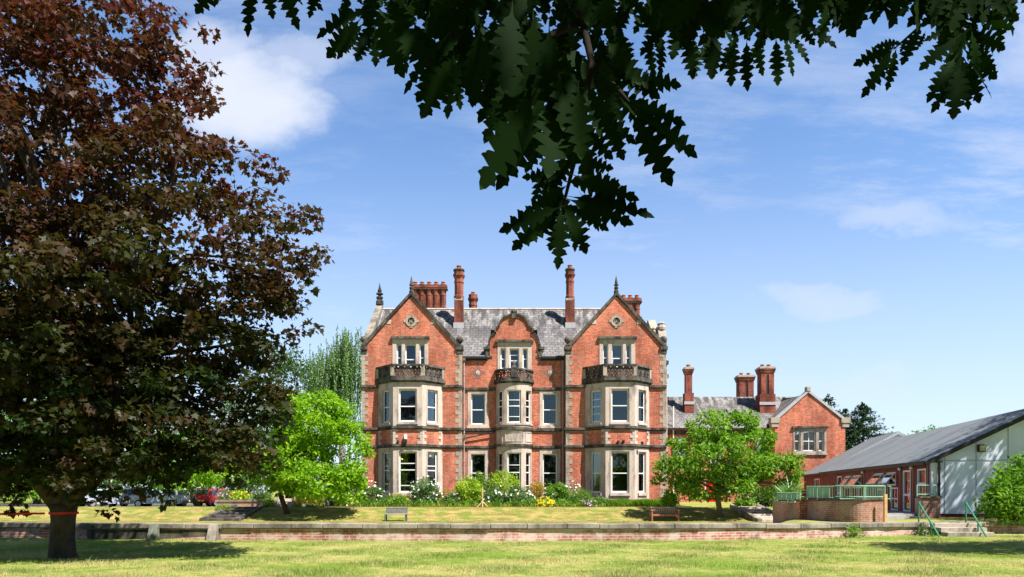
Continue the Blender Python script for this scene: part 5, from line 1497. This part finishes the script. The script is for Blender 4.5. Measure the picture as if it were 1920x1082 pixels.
# --- trees behind
def blob_tree(name, label, cat, x, ybase, Y, ells, mat, n, per, size, crad, tr=.25, group='trees beyond the car park', **kw):
    b = px(x, ybase, Y); b.z = .0
    return make_tree(name, tuple(b), label, cat, ells, mat, n, per, size, crad, tr, group=group, **kw)
blob_tree('broadleaf_tree', 'dark round-topped tree standing left of the weeping birch', 'tree', 540, 945, 78, [E(540, 720, 78, 42, 55), E(555, 690, 78, 28, 38), E(525, 780, 78, 40, 55), E(545, 850, 78, 50, 60)], 'lf_dark', 230, 46, .34, .95, .3)
blob_tree('broadleaf_tree', 'bright green tree standing just before the white car', 'tree', 371, 945, 53, [E(330, 850, 54, 70, 45), E(390, 880, 53, 50, 35), E(285, 855, 54, 45, 45), E(350, 898, 52.5, 60, 18)], 'lf_lime', 190, 40, .26, .7, .2)
blob_tree('broadleaf_tree', 'tall dark tree behind the pale silver car', 'tree', 215, 945, 74, [E(210, 770, 74, 75, 95), E(220, 860, 74, 70, 60), E(150, 830, 74, 60, 80)], 'lf_dark', 240, 40, .34, 1.1, .3)
blob_tree('broadleaf_tree', 'tall mid-green tree at the left edge, behind the purple maple', 'tree', 70, 945, 66, [E(60, 740, 66, 85, 130), E(40, 850, 66, 90, 60), E(100, 820, 66, 60, 80)], 'lf_magnolia', 260, 40, .32, 1.0, .3)
blob_tree('broadleaf_tree', 'big dark tree beyond the left edge of the lawn', 'tree', -60, 945, 70, [E(-80, 740, 70, 90, 150), E(-60, 860, 70, 90, 60)], 'lf_dark', 200, 36, .36, 1.2, .3)
blob_tree('broadleaf_tree', 'deep green tree between the bright tree and the dark round-topped tree', 'tree', 450, 945, 72, [E(445, 800, 72, 55, 70), E(430, 880, 72, 60, 45), E(485, 860, 72, 40, 60), E(400, 850, 73, 50, 60)], 'lf_dark', 240, 40, .32, .9, .25)
blob_tree('broadleaf_tree', 'low yellow-green bush tree between the parked cars and the maple trunk', 'tree', 20, 948, 58, [E(25, 900, 58, 50, 32), E(80, 905, 58, 45, 30)], 'lf_lime', 90, 36, .26, .7, .15)
# hedge that closes the car park
hd = thing('hedge', (-48, 82, 0), 'long dark boundary hedge behind the car park trees', 'hedge')
C = np.stack([rng.uniform(-95, -14, 620), rng.uniform(81, 84, 620), rng.uniform(.3, 4.6, 620)], -1)
P, D, N, S, t = clump_leaves(C, .8*(.7+.6*rng.random(620)), 26, .8, .6, .42); leaf_mesh('foliage', P, D, N, S, LEAF_SIMPLE, 'lf_dark', t, hd)
mb = MB()
for i in range(30): mb.tube([(-94+2.7*i, 82.5, -.2), (-94+2.7*i, 82.5, 3.6)], [.12, .05], 6)
mb.build('stem', 'bark', hd)['kind'] = 'stuff'
# weeping birch
by_ = 72.0
bb_ = thing('weeping_birch', (pxx(640, by_), by_, 0), 'tall grey-green weeping birch with trailing strands, beside the mansion', 'tree')
tops = []
for (x, y, rx, ry, n) in ((650, 650, 30, 36, 130), (618, 668, 30, 30, 100), (690, 680, 22, 40, 60), (590, 690, 16, 30, 60), (640, 700, 45, 40, 150), (645, 625, 12, 12, 22)):
    for _ in range(n):
        a = rng.normal(size=2)*.55; tops.append((x+a[0]*rx, y+a[1]*ry, by_+rng.normal()*1.3))
mb = MB(); zt = pxz(618, by_); xb = pxx(640, by_)
mb.tube([(xb, by_, -.2), (xb+.1, by_, 4), (xb-.1, by_, 9), (xb+.1, by_, zt-1.2)], [.38, .30, .2, .05], 9)
PP, DD, NN = [], [], []
for x, y, Y in tops:
    p = px(x, y, Y); ln = rng.uniform(1.8, 5.6); k = int(ln/.045); 
    zz_ = np.arange(k)*.045
    sway = np.cumsum(rng.normal(0, .02, (k, 2)), 0)
    q = np.stack([p.x+sway[:, 0]+zz_*rng.normal(0, .04), p.y+sway[:, 1], p.z-zz_], -1)
    PP.append(q); DD.append(np.stack([rng.normal(0, .55, k), rng.normal(0, .55, k), -np.ones(k)*.9], -1)); NN.append(rng.normal(size=(k, 3)))
for i in range(0, len(tops), 14):
    mb.tube([(xb, by_, min(tuple(px(*tops[i]))[2]-1.5, zt-1.5)), tuple(px(*tops[i]))], [.08, .02], 5)
mb.build('trunk', 'bark_pale', bb_)
PP, DD, NN = np.concatenate(PP), np.concatenate(DD), np.concatenate(NN)
leaf_mesh('crown', PP, DD, NN, .18*(.7+.6*rng.random(len(PP))), LEAF_SIMPLE, 'lf_birch', rng.random(len(PP)), bb_)
# conifers right of the service wing
def conifer(x, ytop, Y, wpx, label, n=900):
    b = px(x, 920, Y); zt = pxz(ytop, Y); root = thing('conifer_tree', (b.x, Y, .2), label, 'tree', 'conifers behind the hut')
    mb = MB(); mb.tube([(b.x, Y, 0), (b.x, Y, zt-.2)], [.28, .03], 8); 
    P, D, N = [], [], []; W_ = wpx*Y/FPX
    for i in range(n):
        f = rng.random()**.75; z = zt - f*(zt-1.0); r = W_*f**.7*(.55+.6*rng.random()); a = rng.uniform(0, 2*math.pi)
        m = int(16+14*f); s = np.sort(rng.random(m))**.6
        d = np.array([math.cos(a), math.sin(a), 0])
        q = np.array([b.x, Y, z]) + d*(r*s)[:, None]; q[:, 2] += -.12*r*s + .18*r*s*s
        q += rng.normal(0, .06, q.shape)
        P.append(q); D.append(d*.8 + rng.normal(0, .5, (m, 3)) + np.array([0, 0, .12])); N.append(rng.normal(0, .4, (m, 3))+np.array([0, 0, 1]))
        if i % 9 == 0: mb.tube([(b.x, Y, z), tuple(q[-1])], [.04, .01], 4)
    mb.build('trunk', 'bark', root)
    P, D, N = map(np.concatenate, (P, D, N)); leaf_mesh('crown', P, D, N, .30*(.6+.6*rng.random(len(P))), LEAF_SIMPLE, 'lf_conifer', rng.random(len(P)), root)
conifer(1618, 757, 84, 100, 'tallest dark conifer behind the roof of the hut')
conifer(1553, 742, 86, 75, 'slim dark conifer half hidden by the right slope of the wing gable', 600)
conifer(1585, 768, 88, 90, 'dark conifer between the slim one and the tallest one', 600)
blob_tree('broadleaf_tree', 'distant treetop just showing over the hut ridge', 'tree', 1745, 945, 95, [E(1742, 815, 95, 24, 12), E(1735, 850, 95, 40, 40)], 'lf_magnolia', 60, 40, .4, 1.0, .2, group=None)

# --- shrubs and flowers of the long border
def shrub(name, label, x, w, ytop, ybase, Y, mat, size=.11, dens=1.0, flowers=None, nfl=0, fsize=.13, cat='shrub', up=.7, flat=.8, top_only=False, spread=1.0, shape=LEAF_OVAL, zb=.36, group='shrubs of the house border'):
    xw = pxx(x, Y); W_ = w/2*Y/FPX; zt = pxz(ytop, Y); h = max(zt-zb, .15)
    root = thing(name, (xw, Y, zb), label, cat, group)
    n = max(8, int(26*dens*W_*h*1.6+10))
    ells = [(xw, Y, zb+h*.52, W_*.82, min(W_*.8, .9), h*.48), (xw-W_*.35, Y-.1, zb+h*.38, W_*.5, .5, h*.36), (xw+W_*.4, Y-.05, zb+h*.42, W_*.5, .5, h*.40)]
    C = crown_points(ells, n, .5); Rr = .24*(.7+.6*rng.random(n))
    P, D, N, S, t = clump_leaves(C, Rr, 46, flat, up, size, droop=0.0)
    ok = P[:, 2] > zb-.02
    leaf_mesh('foliage', P[ok], D[ok], N[ok], S[ok], shape, mat, t[ok], root)
    mb = MB()
    for i in range(5):
        a = C[rng.integers(len(C))]; mb.tube([(xw+(i-2)*.05, Y, zb-.08), ((xw+a[0])/2, (Y+a[1])/2, (zb+a[2])/2), tuple(a)], [.025, .018, .008], 5)
    mb.build('stem', 'bark', root)
    if flowers:
        fc = crown_points(ells, nfl, .92)
        fc = fc[(fc[:, 1] < Y+.15)]
        if top_only: fc = fc[fc[:, 2] > zb+h*.55]
        off = norm(fc - np.array([xw, Y, zb+h*.4]))
        fc = fc + off*.16
        k = 6; Pf = np.repeat(fc, k, 0); nn_ = np.repeat(norm(off+np.array([0, -.6, .4])), k, 0)
        r = rng.normal(size=Pf.shape); d = norm(np.cross(nn_, r)) + nn_*.35
        leaf_mesh('blossom', Pf, d, nn_, fsize*(.7+.5*rng.random(len(Pf))), (np.array([(0, 0), (.42, .45), (.2, .95), (-.2, .95), (-.42, .45)]), np.array([(0, 1, 2), (0, 2, 3), (0, 3, 4)])), flowers, rng.random(len(Pf)), root, kind='stuff')
    return root
YB = 45.3
shrub('rose_bush', 'white flowering rose bush at the far left of the border, below the left bay', 690, 62, 905, 950, 44.9, 'lf_rose', .10, 1.2, 'petal_white', 75, .085)
shrub('rose_bush', 'largest white flowering rose bush, right of the left bay middle window', 797, 64, 897, 950, 44.8, 'lf_rose', .10, 1.3, 'petal_white', 85, .085)
shrub('shrub', 'low leafy green plants below the middle window of the left bay', 742, 50, 930, 950, 44.3, 'lf_shrub', .10, 1.3)
shrub('lily_clump', 'orange lilies below the left bay', 750, 40, 927, 946, 44.6, 'lf_yellowgreen', .16, 1.0, 'petal_orange', 40, .09, 'flower', shape=LEAF_STRAP, top_only=True, group='flower clumps')
shrub('shrub', 'orange-tipped shrub against the brick of the left wing', 838, 30, 915, 950, 46.2, 'lf_orange', .09, .9)
shrub('shrub', 'dark purple and green perennial clump left of the bright bush', 848, 36, 925, 950, 44.6, 'lf_rose', .10, 1.0, 'petal_pink', 30, .09)
shrub('shrub', 'bright fresh green bush left of the wooden stand', 878, 58, 893, 950, 45.2, 'lf_yellowgreen', .12, 1.3)
shrub('shrub', 'tall leafy bush that reaches the lower window left of the bow', 901, 40, 878, 950, 46.2, 'lf_shrub', .11, 1.1)
shrub('shrub', 'loose yellow-green shrub in front of the bow window', 945, 70, 882, 950, 46.0, 'lf_yellowgreen', .10, .8)
shrub('shrub', 'orange and green feathery shrub right of the bow window', 1006, 36, 896, 950, 46.3, 'lf_orange', .09, .9)
shrub('rose_bush', 'white flowering rose bush right of the wooden stand', 925, 48, 912, 950, 44.7, 'lf_rose', .10, 1.2, 'petal_white', 32, .09)
shrub('rose_bush', 'white flowering rose bush in front of the bow window', 972, 58, 914, 950, 44.7, 'lf_rose', .10, 1.2, 'petal_white', 42, .09)
shrub('shrub', 'grey-green tall leafy shrub below the window right of the bow', 1045, 56, 905, 950, 45.4, 'lf_shrub', .13, 1.0, 'petal_white', 10, .09)
shrub('flower_clump', 'bright yellow flower cushion in the middle of the border', 1021, 34, 936, 949, 44.0, 'lf_yellowgreen', .09, 1.2, 'petal_yellow', 150, .065, 'flower', top_only=False, group='flower clumps')
shrub('shrub', 'round clipped light green bush between the bow and the right bay', 1086, 50, 916, 950, 44.9, 'lf_shrub', .07, 2.6, shape=LEAF_SIMPLE)
shrub('shrub', 'small blue-green bush left of the low grassy hedge', 1122, 36, 931, 950, 44.5, 'lf_birch', .08, 1.6)
shrub('shrub', 'pink-tinged low plant at the foot of the round bush', 1104, 22, 938, 950, 43.9, 'lf_rose', .08, 1.4, 'petal_pink', 40, .08)
shrub('rose_climber', 'pale pink climbing rose on the brick left of the right bay', 1078, 18, 903, 930, 47.3, 'lf_rose', .08, .8, 'petal_white', 26, .11, group=None)
# low strap-leaved hedge
gh = thing('low_hedge', (pxx(1195, 44.4), 44.4, .36), 'low strip of fresh green strap-leaved plants below the right bay', 'hedge')
n = 8200; X = rng.uniform(pxx(1140, 44.4), pxx(1262, 44.4), n); Yy = rng.uniform(43.9, 45.2, n)
P = np.stack([X, Yy, np.full(n, .36)], -1); hgt = .50*(.7+.3*np.sin(X*2.4)*np.cos(Yy*3)+.25*rng.random(n))
D = np.stack([rng.normal(0, .3, n), rng.normal(0, .3, n), np.ones(n)], -1)
leaf_mesh('foliage', P, D, rng.normal(size=(n, 3)), hgt, LEAF_STRAP, 'lf_magnolia', rng.random(n), gh, curl=.25)
# filler greenery of the border
bf = thing('border_plants', (0, 44.6, .36), 'mixed low green plants filling the front of the house border', 'plants')
nC = 330; C = np.stack([rng.uniform(pxx(668, 44.5), pxx(1140, 44.5), nC), rng.uniform(43.7, 45.6, nC), rng.uniform(.42, .72, nC)], -1)
P, D, N, S, t = clump_leaves(C, .2*(.7+.7*rng.random(nC)), 46, .8, .5, .11, droop=-.3); o = leaf_mesh('foliage', P, D, N, S, LEAF_OVAL, 'lf_shrub', t, bf, kind='stuff')
n = 1500; X = rng.uniform(pxx(668, 44), pxx(1140, 44), n); P = np.stack([X, rng.uniform(43.55, 44.0, n), np.full(n, .36)], -1)
leaf_mesh('edging', P, np.stack([rng.normal(0, .35, n), rng.normal(0, .35, n), np.ones(n)], -1), rng.normal(size=(n, 3)), .28*(.5+.8*rng.random(n)), LEAF_STRAP, 'lf_yellowgreen', rng.random(n), bf, kind='stuff')
# raised bed and left border flowers
shrub('lavender', 'blue lavender clump on the raised bed', 488, 36, 917, 938, 45.0, 'lf_birch', .10, 1.4, 'petal_blue', 110, .065, 'flower', zb=.72, top_only=True, group='flower clumps')
shrub('flower_clump', 'yellow-green perennial clump on the raised bed', 452, 40, 922, 938, 45.0, 'lf_yellowgreen', .12, 1.3, 'petal_yellow', 40, .08, 'flower', zb=.72, group='flower clumps')
shrub('flower_clump', 'dusty pink flower spikes at the left end of the raised bed', 424, 26, 919, 938, 45.0, 'lf_birch', .10, 1.2, 'petal_pink', 45, .08, 'flower', zb=.72, group='flower clumps')
shrub('shrub', 'strap-leaved tuft beside the bed steps', 505, 20, 936, 952, 44.0, 'lf_yellowgreen', .22, 1.0, shape=LEAF_STRAP, flat=1.0, zb=.4, group=None)
shrub('lily_clump', 'yellow and orange day lilies right of the bright magnolia trunk', 580, 60, 924, 952, 44.4, 'lf_yellowgreen', .2, 1.2, 'petal_yellow', 110, .13, 'flower', shape=LEAF_STRAP, group='flower clumps')
shrub('shrub', 'dark leafy shrub between the day lilies and the first white roses', 632, 56, 905, 952, 44.6, 'lf_rose', .11, 1.3, 'petal_white', 26, .10)
shrub('shrub', 'mossy tuft on the shaded left garden steps', 420, 24, 950, 962, 41.5, 'lf_shrub', .09, 1.0, zb=.15, group=None)
# right side: bushes by the steps
shrub('shrub', 'dark rounded bush left of the right garden steps', 1393, 36, 932, 955, 43.0, 'lf_magnolia', .12, 1.4, group='bushes by the right garden steps')
shrub('shrub', 'glossy green bush above the right garden steps', 1432, 46, 915, 955, 44.2, 'lf_rose', .13, 1.4, group='bushes by the right garden steps')
shrub('shrub', 'pale feathery bush under the left side of the right magnolia', 1258, 36, 918, 952, 43.4, 'lf_birch', .09, 1.2, group=None)
shrub('yucca', 'spiky strap-leaved plant behind the low green railing', 1478, 30, 915, 940, 31.6, 'lf_birch', .5, .5, shape=LEAF_STRAP, flat=.5, zb=.9, cat='plant', group=None)
shrub('weed', 'small green weed growing out of the low wall', 1598, 16, 986, 1001, float(wall_y(pxx(1598, 21.8)))-.18, 'lf_shrub', .06, .8, zb=.02, cat='plant', group=None)
shrub('weed', 'dark weed at the foot of the left handrail', 1730, 9, 990, 1002, float(wall_y(pxx(1730, 22.4)))-.25, 'lf_dark', .06, .8, zb=.0, cat='plant', group=None)
# big bush at the right edge
rb = [E(1925, 925, 23.5, 68, 52, 1.3), E(1890, 945, 23.2, 42, 36, 1.0), E(1960, 890, 23.8, 60, 50, 1.3), E(1905, 905, 23.5, 30, 30, .8), E(1880, 965, 23.2, 28, 20, .8)]
make_tree('laurel_bush', (pxx(1925, 24.6), 24.6, .35), 'big glossy green laurel bush at the right edge before the white gable', 'shrub', rb, 'lf_magnolia', 190, 44, .13, .30, .07, shape=LEAF_OVAL, flat=.8, up=.6, nl=8, shell=.5, tvar=.5)
# two trees that stand outside the view to the right and throw their shade on the lawn and the hut
make_tree('broadleaf_tree', (17.8, 13.8, 0), 'broad green lawn tree right of the view whose shade crosses the lawn', 'tree', [(17.8, 14.0, 7.5, 4.6, 2.0, 2.6), (15.4, 14.2, 6.3, 2.6, 1.3, 1.6), (20, 14, 7, 3.5, 2.2, 2.5)], 'lf_dark', 520, 40, .22, .6, .25, shape=LEAF_SIMPLE, keep=lambda P: P[:, 0] > .75*P[:, 1]+.4)
make_tree('broadleaf_tree', (27.0, 23.6, .3), 'tall green tree right of the view that dapples the white gable', 'tree', [(25.8, 25.6, 9.6, 4.2, 5.0, 3.2), (23.4, 26.0, 7.8, 2.2, 2.6, 1.8), (27.6, 28.6, 9.8, 3.3, 2.4, 3.0)], 'lf_dark', 215, 56, .22, .85, .28, shape=LEAF_SIMPLE, keep=lambda P: P[:, 0] > .75*P[:, 1]+.4)

# the wood behind the camera, which the windows mirror
wd = thing('woodland', (0, -40, 0), 'dense dark wood closing the far side of the lawn behind the viewer', 'wood')
n = 620; C = np.stack([rng.uniform(-85, 85, n), rng.uniform(-44, -32, n), rng.uniform(.5, 17, n)], -1)
C = C[C[:, 2] < 12.5 + 4.5*np.sin(C[:, 0]*.33+1)*np.cos(C[:, 0]*.11)]
P, D, N, S, t = clump_leaves(C, 2.1*(.7+.6*rng.random(len(C))), 26, .8, .5, 1.0); o = leaf_mesh('foliage', P, D, N, S, LEAF_OVAL, 'lf_dark', t, wd, kind='stuff')
mb = MB()
for i in range(26): mb.tube([(-82+6.5*i, -38, -.2), (-82+6.5*i+.5, -38, 10)], [.35, .12], 7)
o = mb.build('trunk', 'bark', wd); o['kind'] = 'stuff'

# --- the oak overhead
oak = thing('oak_tree', (2.6, -4.5, 0), 'oak whose dark lobed leaves hang into the top of the view', 'tree')
mb = MB()
mb.tube([(2.6, -4.5, -.2), (2.6, -4.5, .4), (2.55, -4.4, 2.2), (2.4, -4.0, 4.2), (2.2, -3.4, 6.5)], [.62, .46, .40, .34, .2], 12)
for tip in ((-.8, 1.4, 4.4), (1.2, 2.0, 4.6), (3.2, 2.6, 4.6), (-3.0, .2, 5.2), (5.0, .5, 5.6), (2.0, -1, 8)):
    limbs(mb, (2.45, -4.1, 3.6), [tip], .16, seed=int(abs(tip[0]*10)), sides=8)
mb.build('trunk', 'bark', oak, smooth=True)
n = 1750
C = np.stack([rng.uniform(-5.5, 8.5, n), rng.uniform(-8.5, 3.3, n), np.zeros(n)], -1)
C[:, 2] = np.maximum(3.2, EYE + .80*np.maximum(C[:, 1], 0) + .95) + rng.random(n)**1.3*3.4
back_ = (C[:, 1] < -4.2) & (rng.random(n) < .6); C[back_, 2] = rng.uniform(1.2, 4.5, int(back_.sum()))
C = C[np.hypot((C[:, 0]-1.5)/7.2, (C[:, 1]+1.8)/5.8) < 1]
P, D, N, S, t = clump_leaves(C, .48*(.7+.6*rng.random(len(C))), 34, .45, 1.0, .17, droop=.35)
lim = EYE + .745*P[:, 1] + .16
ok = (P[:, 2] > lim) | (P[:, 1] < -.5)
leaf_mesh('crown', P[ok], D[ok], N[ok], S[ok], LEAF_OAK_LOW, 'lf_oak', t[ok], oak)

# sprays of the lowest branches: each leaf runs from its stalk to its tip (photo pixels), farther leaves look smaller
SPR = [  # (stalk x, y, tip x, y)
 (415,-45,365,23), (425,-50,400,12), (478,-40,457,62), (500,-40,509,31), (530,-45,549,44), (600,-25,576,27), (560,-40,600,20),
 (690,20,586,56), (672,40,613,108), (680,45,627,106), (690,50,669,113), (700,45,707,119), (705,20,748,143), (710,15,758,105), (655,-30,640,60), (700,-30,690,70),
 (790,-20,751,50), (775,-30,772,42), (835,70,745,163), (840,100,781,192), (850,110,790,219), (862,110,828,207), (870,60,800,130), (880,20,800,70), (900,-20,830,60),
 (960,120,896,220), (965,150,907,262), (1000,180,902,356), (1015,215,933,352), (990,120,930,250), (1030,240,985,320), (900,60,880,190), (930,30,900,150), (960,20,950,170), (1000,40,1000,200), (1030,60,1035,220),
 (1060,100,1060,240), (1080,60,1145,97), (1060,190,1110,330), (1100,160,1164,273), (1110,200,1195,269), (1130,110,1150,230), (1085,170,1090,300), (1040,180,1030,330), (1020,190,990,300),
 (1180,150,1280,158), (1170,190,1289,231), (1190,210,1310,295), (1185,215,1266,342), (1140,170,1230,230), (1150,130,1240,180), (1120,150,1200,200), (1130,215,1170,300),
 (1045,390,933,429), (1040,395,959,469), (1050,395,992,453), (1052,395,1049,502), (1060,390,1103,471), (1065,385,1143,431), (1070,375,1190,420), (1075,370,1230,403), (1065,340,1165,345), (1080,330,1200,375), (1060,350,985,400), (1050,330,980,330), (1060,320,1010,385), (1085,300,1150,320), (1075,300,1020,360), (1100,350,1180,390), (1055,400,1030,470), (1050,360,1075,440), (1070,390,1085,470), (1090,365,1130,430),
 (1190,80,1170,90), (1215,70,1223,146), (1240,65,1240,140), (1290,60,1299,147), (1330,60,1336,149), (1255,40,1200,100), (1280,40,1260,110), (1180,10,1150,70), (1220,0,1190,60),
 (1300,75,1299,149), (1340,70,1334,149), (1375,75,1369,153), (1400,80,1398,163), (1455,75,1459,161), (1470,65,1492,142), (1480,62,1519,120), (1500,40,1573,85), (1490,35,1528,85), (1420,70,1425,140), (1350,60,1310,110), (1440,60,1400,120), (1385,65,1350,130),
 (1676,89,1604,116), (1672,95,1624,181), (1680,92,1662,171), (1726,50,1690,120), (1735,60,1721,94), (1690,80,1640,85), (1700,70,1690,95), (1670,90,1640,150),
 (1795,70,1726,124), (1790,110,1742,184), (1797,118,1759,205), (1800,125,1787,224), (1805,125,1818,206), (1812,110,1868,181), (1810,95,1872,149), (1815,60,1886,93), (1790,60,1745,110), (1800,90,1770,150), (1810,115,1840,190), (1805,75,1850,120), (1790,50,1740,70), (1800,100,1800,180), (1815,100,1845,150), (1780,40,1760,110), (1830,20,1900,60), (1850,0,1915,40), (1870,20,1880,90),
]
for x in np.arange(545, 1935, 26.0):       # the fringe along the lowest branch
    for _ in range(2):
        SPR.append((x+rng.uniform(-15, 15), rng.uniform(-75, -10), x+rng.uniform(-45, 45), rng.uniform(-5, 52) if not 420 < x < 640 else rng.uniform(-20, 12)))
for x0_, x1_, y0_, y1_, n_ in ((720, 900, -20, 95, 40), (830, 1160, -20, 165, 90), (900, 1130, 120, 220, 26), (1130, 1330, -20, 60, 26), (1290, 1560, -20, 45, 36), (1560, 1760, -20, 10, 12), (1750, 1920, -20, 25, 18), (1020, 1110, 230, 385, 14), (1770, 1825, 40, 110, 9)):
    for _ in range(n_):
        x, y = rng.uniform(x0_, x1_), rng.uniform(y0_, y1_); a = rng.uniform(-1.2, 1.2); l = rng.uniform(50, 90)
        SPR.append((x, y-l*.5, x+l*math.sin(a), y+l*.5*abs(math.cos(a))+10))
P, D, N, S, t = [], [], [], [], []
for sx_, sy_, tx, ty in SPR:
    l = math.hypot(tx-sx_, ty-sy_); L_ = rng.uniform(.115, .155)
    far = 2.6 if (tx > 1560) else (2.1 if tx > 1150 and ty < 170 else 1.55)
    d = float(np.clip(FPX*L_/max(l, 30), far*.8, far*1.35)); d2 = d + rng.uniform(-.03, .03)
    a, b = px(sx_, sy_, d), px(tx, ty, d2)
    P.append(tuple(a)); D.append(tuple(b-a)); S.append((b-a).length); N.append((rng.normal(0, .45), -1, rng.normal(.1, .45))); t.append(rng.random())
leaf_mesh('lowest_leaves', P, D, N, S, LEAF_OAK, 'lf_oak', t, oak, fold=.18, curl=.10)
mb = MB()
def twig(pts, r): mb.tube([px(*p) for p in pts], r, 6)
twig([(980, -140, 1.9), (1090, 30, 1.75), (1110, 120, 1.65), (1090, 250, 1.6), (1055, 390, 1.55)], [.014, .011, .009, .007, .003])
twig([(1090, 40, 1.75), (980, 90, 1.65), (960, 130, 1.6), (1005, 190, 1.55)], [.010, .007, .005, .003])
twig([(1110, 120, 1.65), (1160, 170, 1.6), (1195, 212, 1.55)], [.008, .006, .003])
twig([(980, -140, 1.9), (830, -30, 1.8), (850, 70, 1.65), (855, 110, 1.6)], [.012, .009, .007, .003])
twig([(830, -30, 1.8), (700, -20, 1.7), (690, 45, 1.6)], [.009, .007, .003])
twig([(700, -20, 1.7), (560, -45, 1.6), (420, -50, 1.6)], [.008, .006, .003])
twig([(980, -140, 1.9), (1250, -80, 2.2), (1400, 10, 2.3), (1480, 62, 2.3)], [.013, .011, .008, .004])
twig([(1250, -80, 2.2), (1215, 0, 2.2), (1290, 58, 2.15)], [.010, .007, .003])
twig([(1400, 10, 2.3), (1370, 70, 2.25)], [.008, .003])
twig([(1250, -80, 2.2), (1650, -60, 2.7), (1790, -10, 2.9), (1805, 60, 2.85), (1800, 125, 2.8)], [.013, .012, .010, .007, .003])
twig([(1790, -10, 2.9), (1730, 45, 2.85), (1676, 92, 2.8)], [.009, .006, .003])
mb.tube([(2.3, -3.7, 4.4), (1.2, -.6, 4.6), (.4, 1.4, 3.95), tuple(px(980, -140, 1.9))], [.10, .06, .03, .016], 8)
mb.build('low_branch', 'twig_bark', oak, smooth=True)
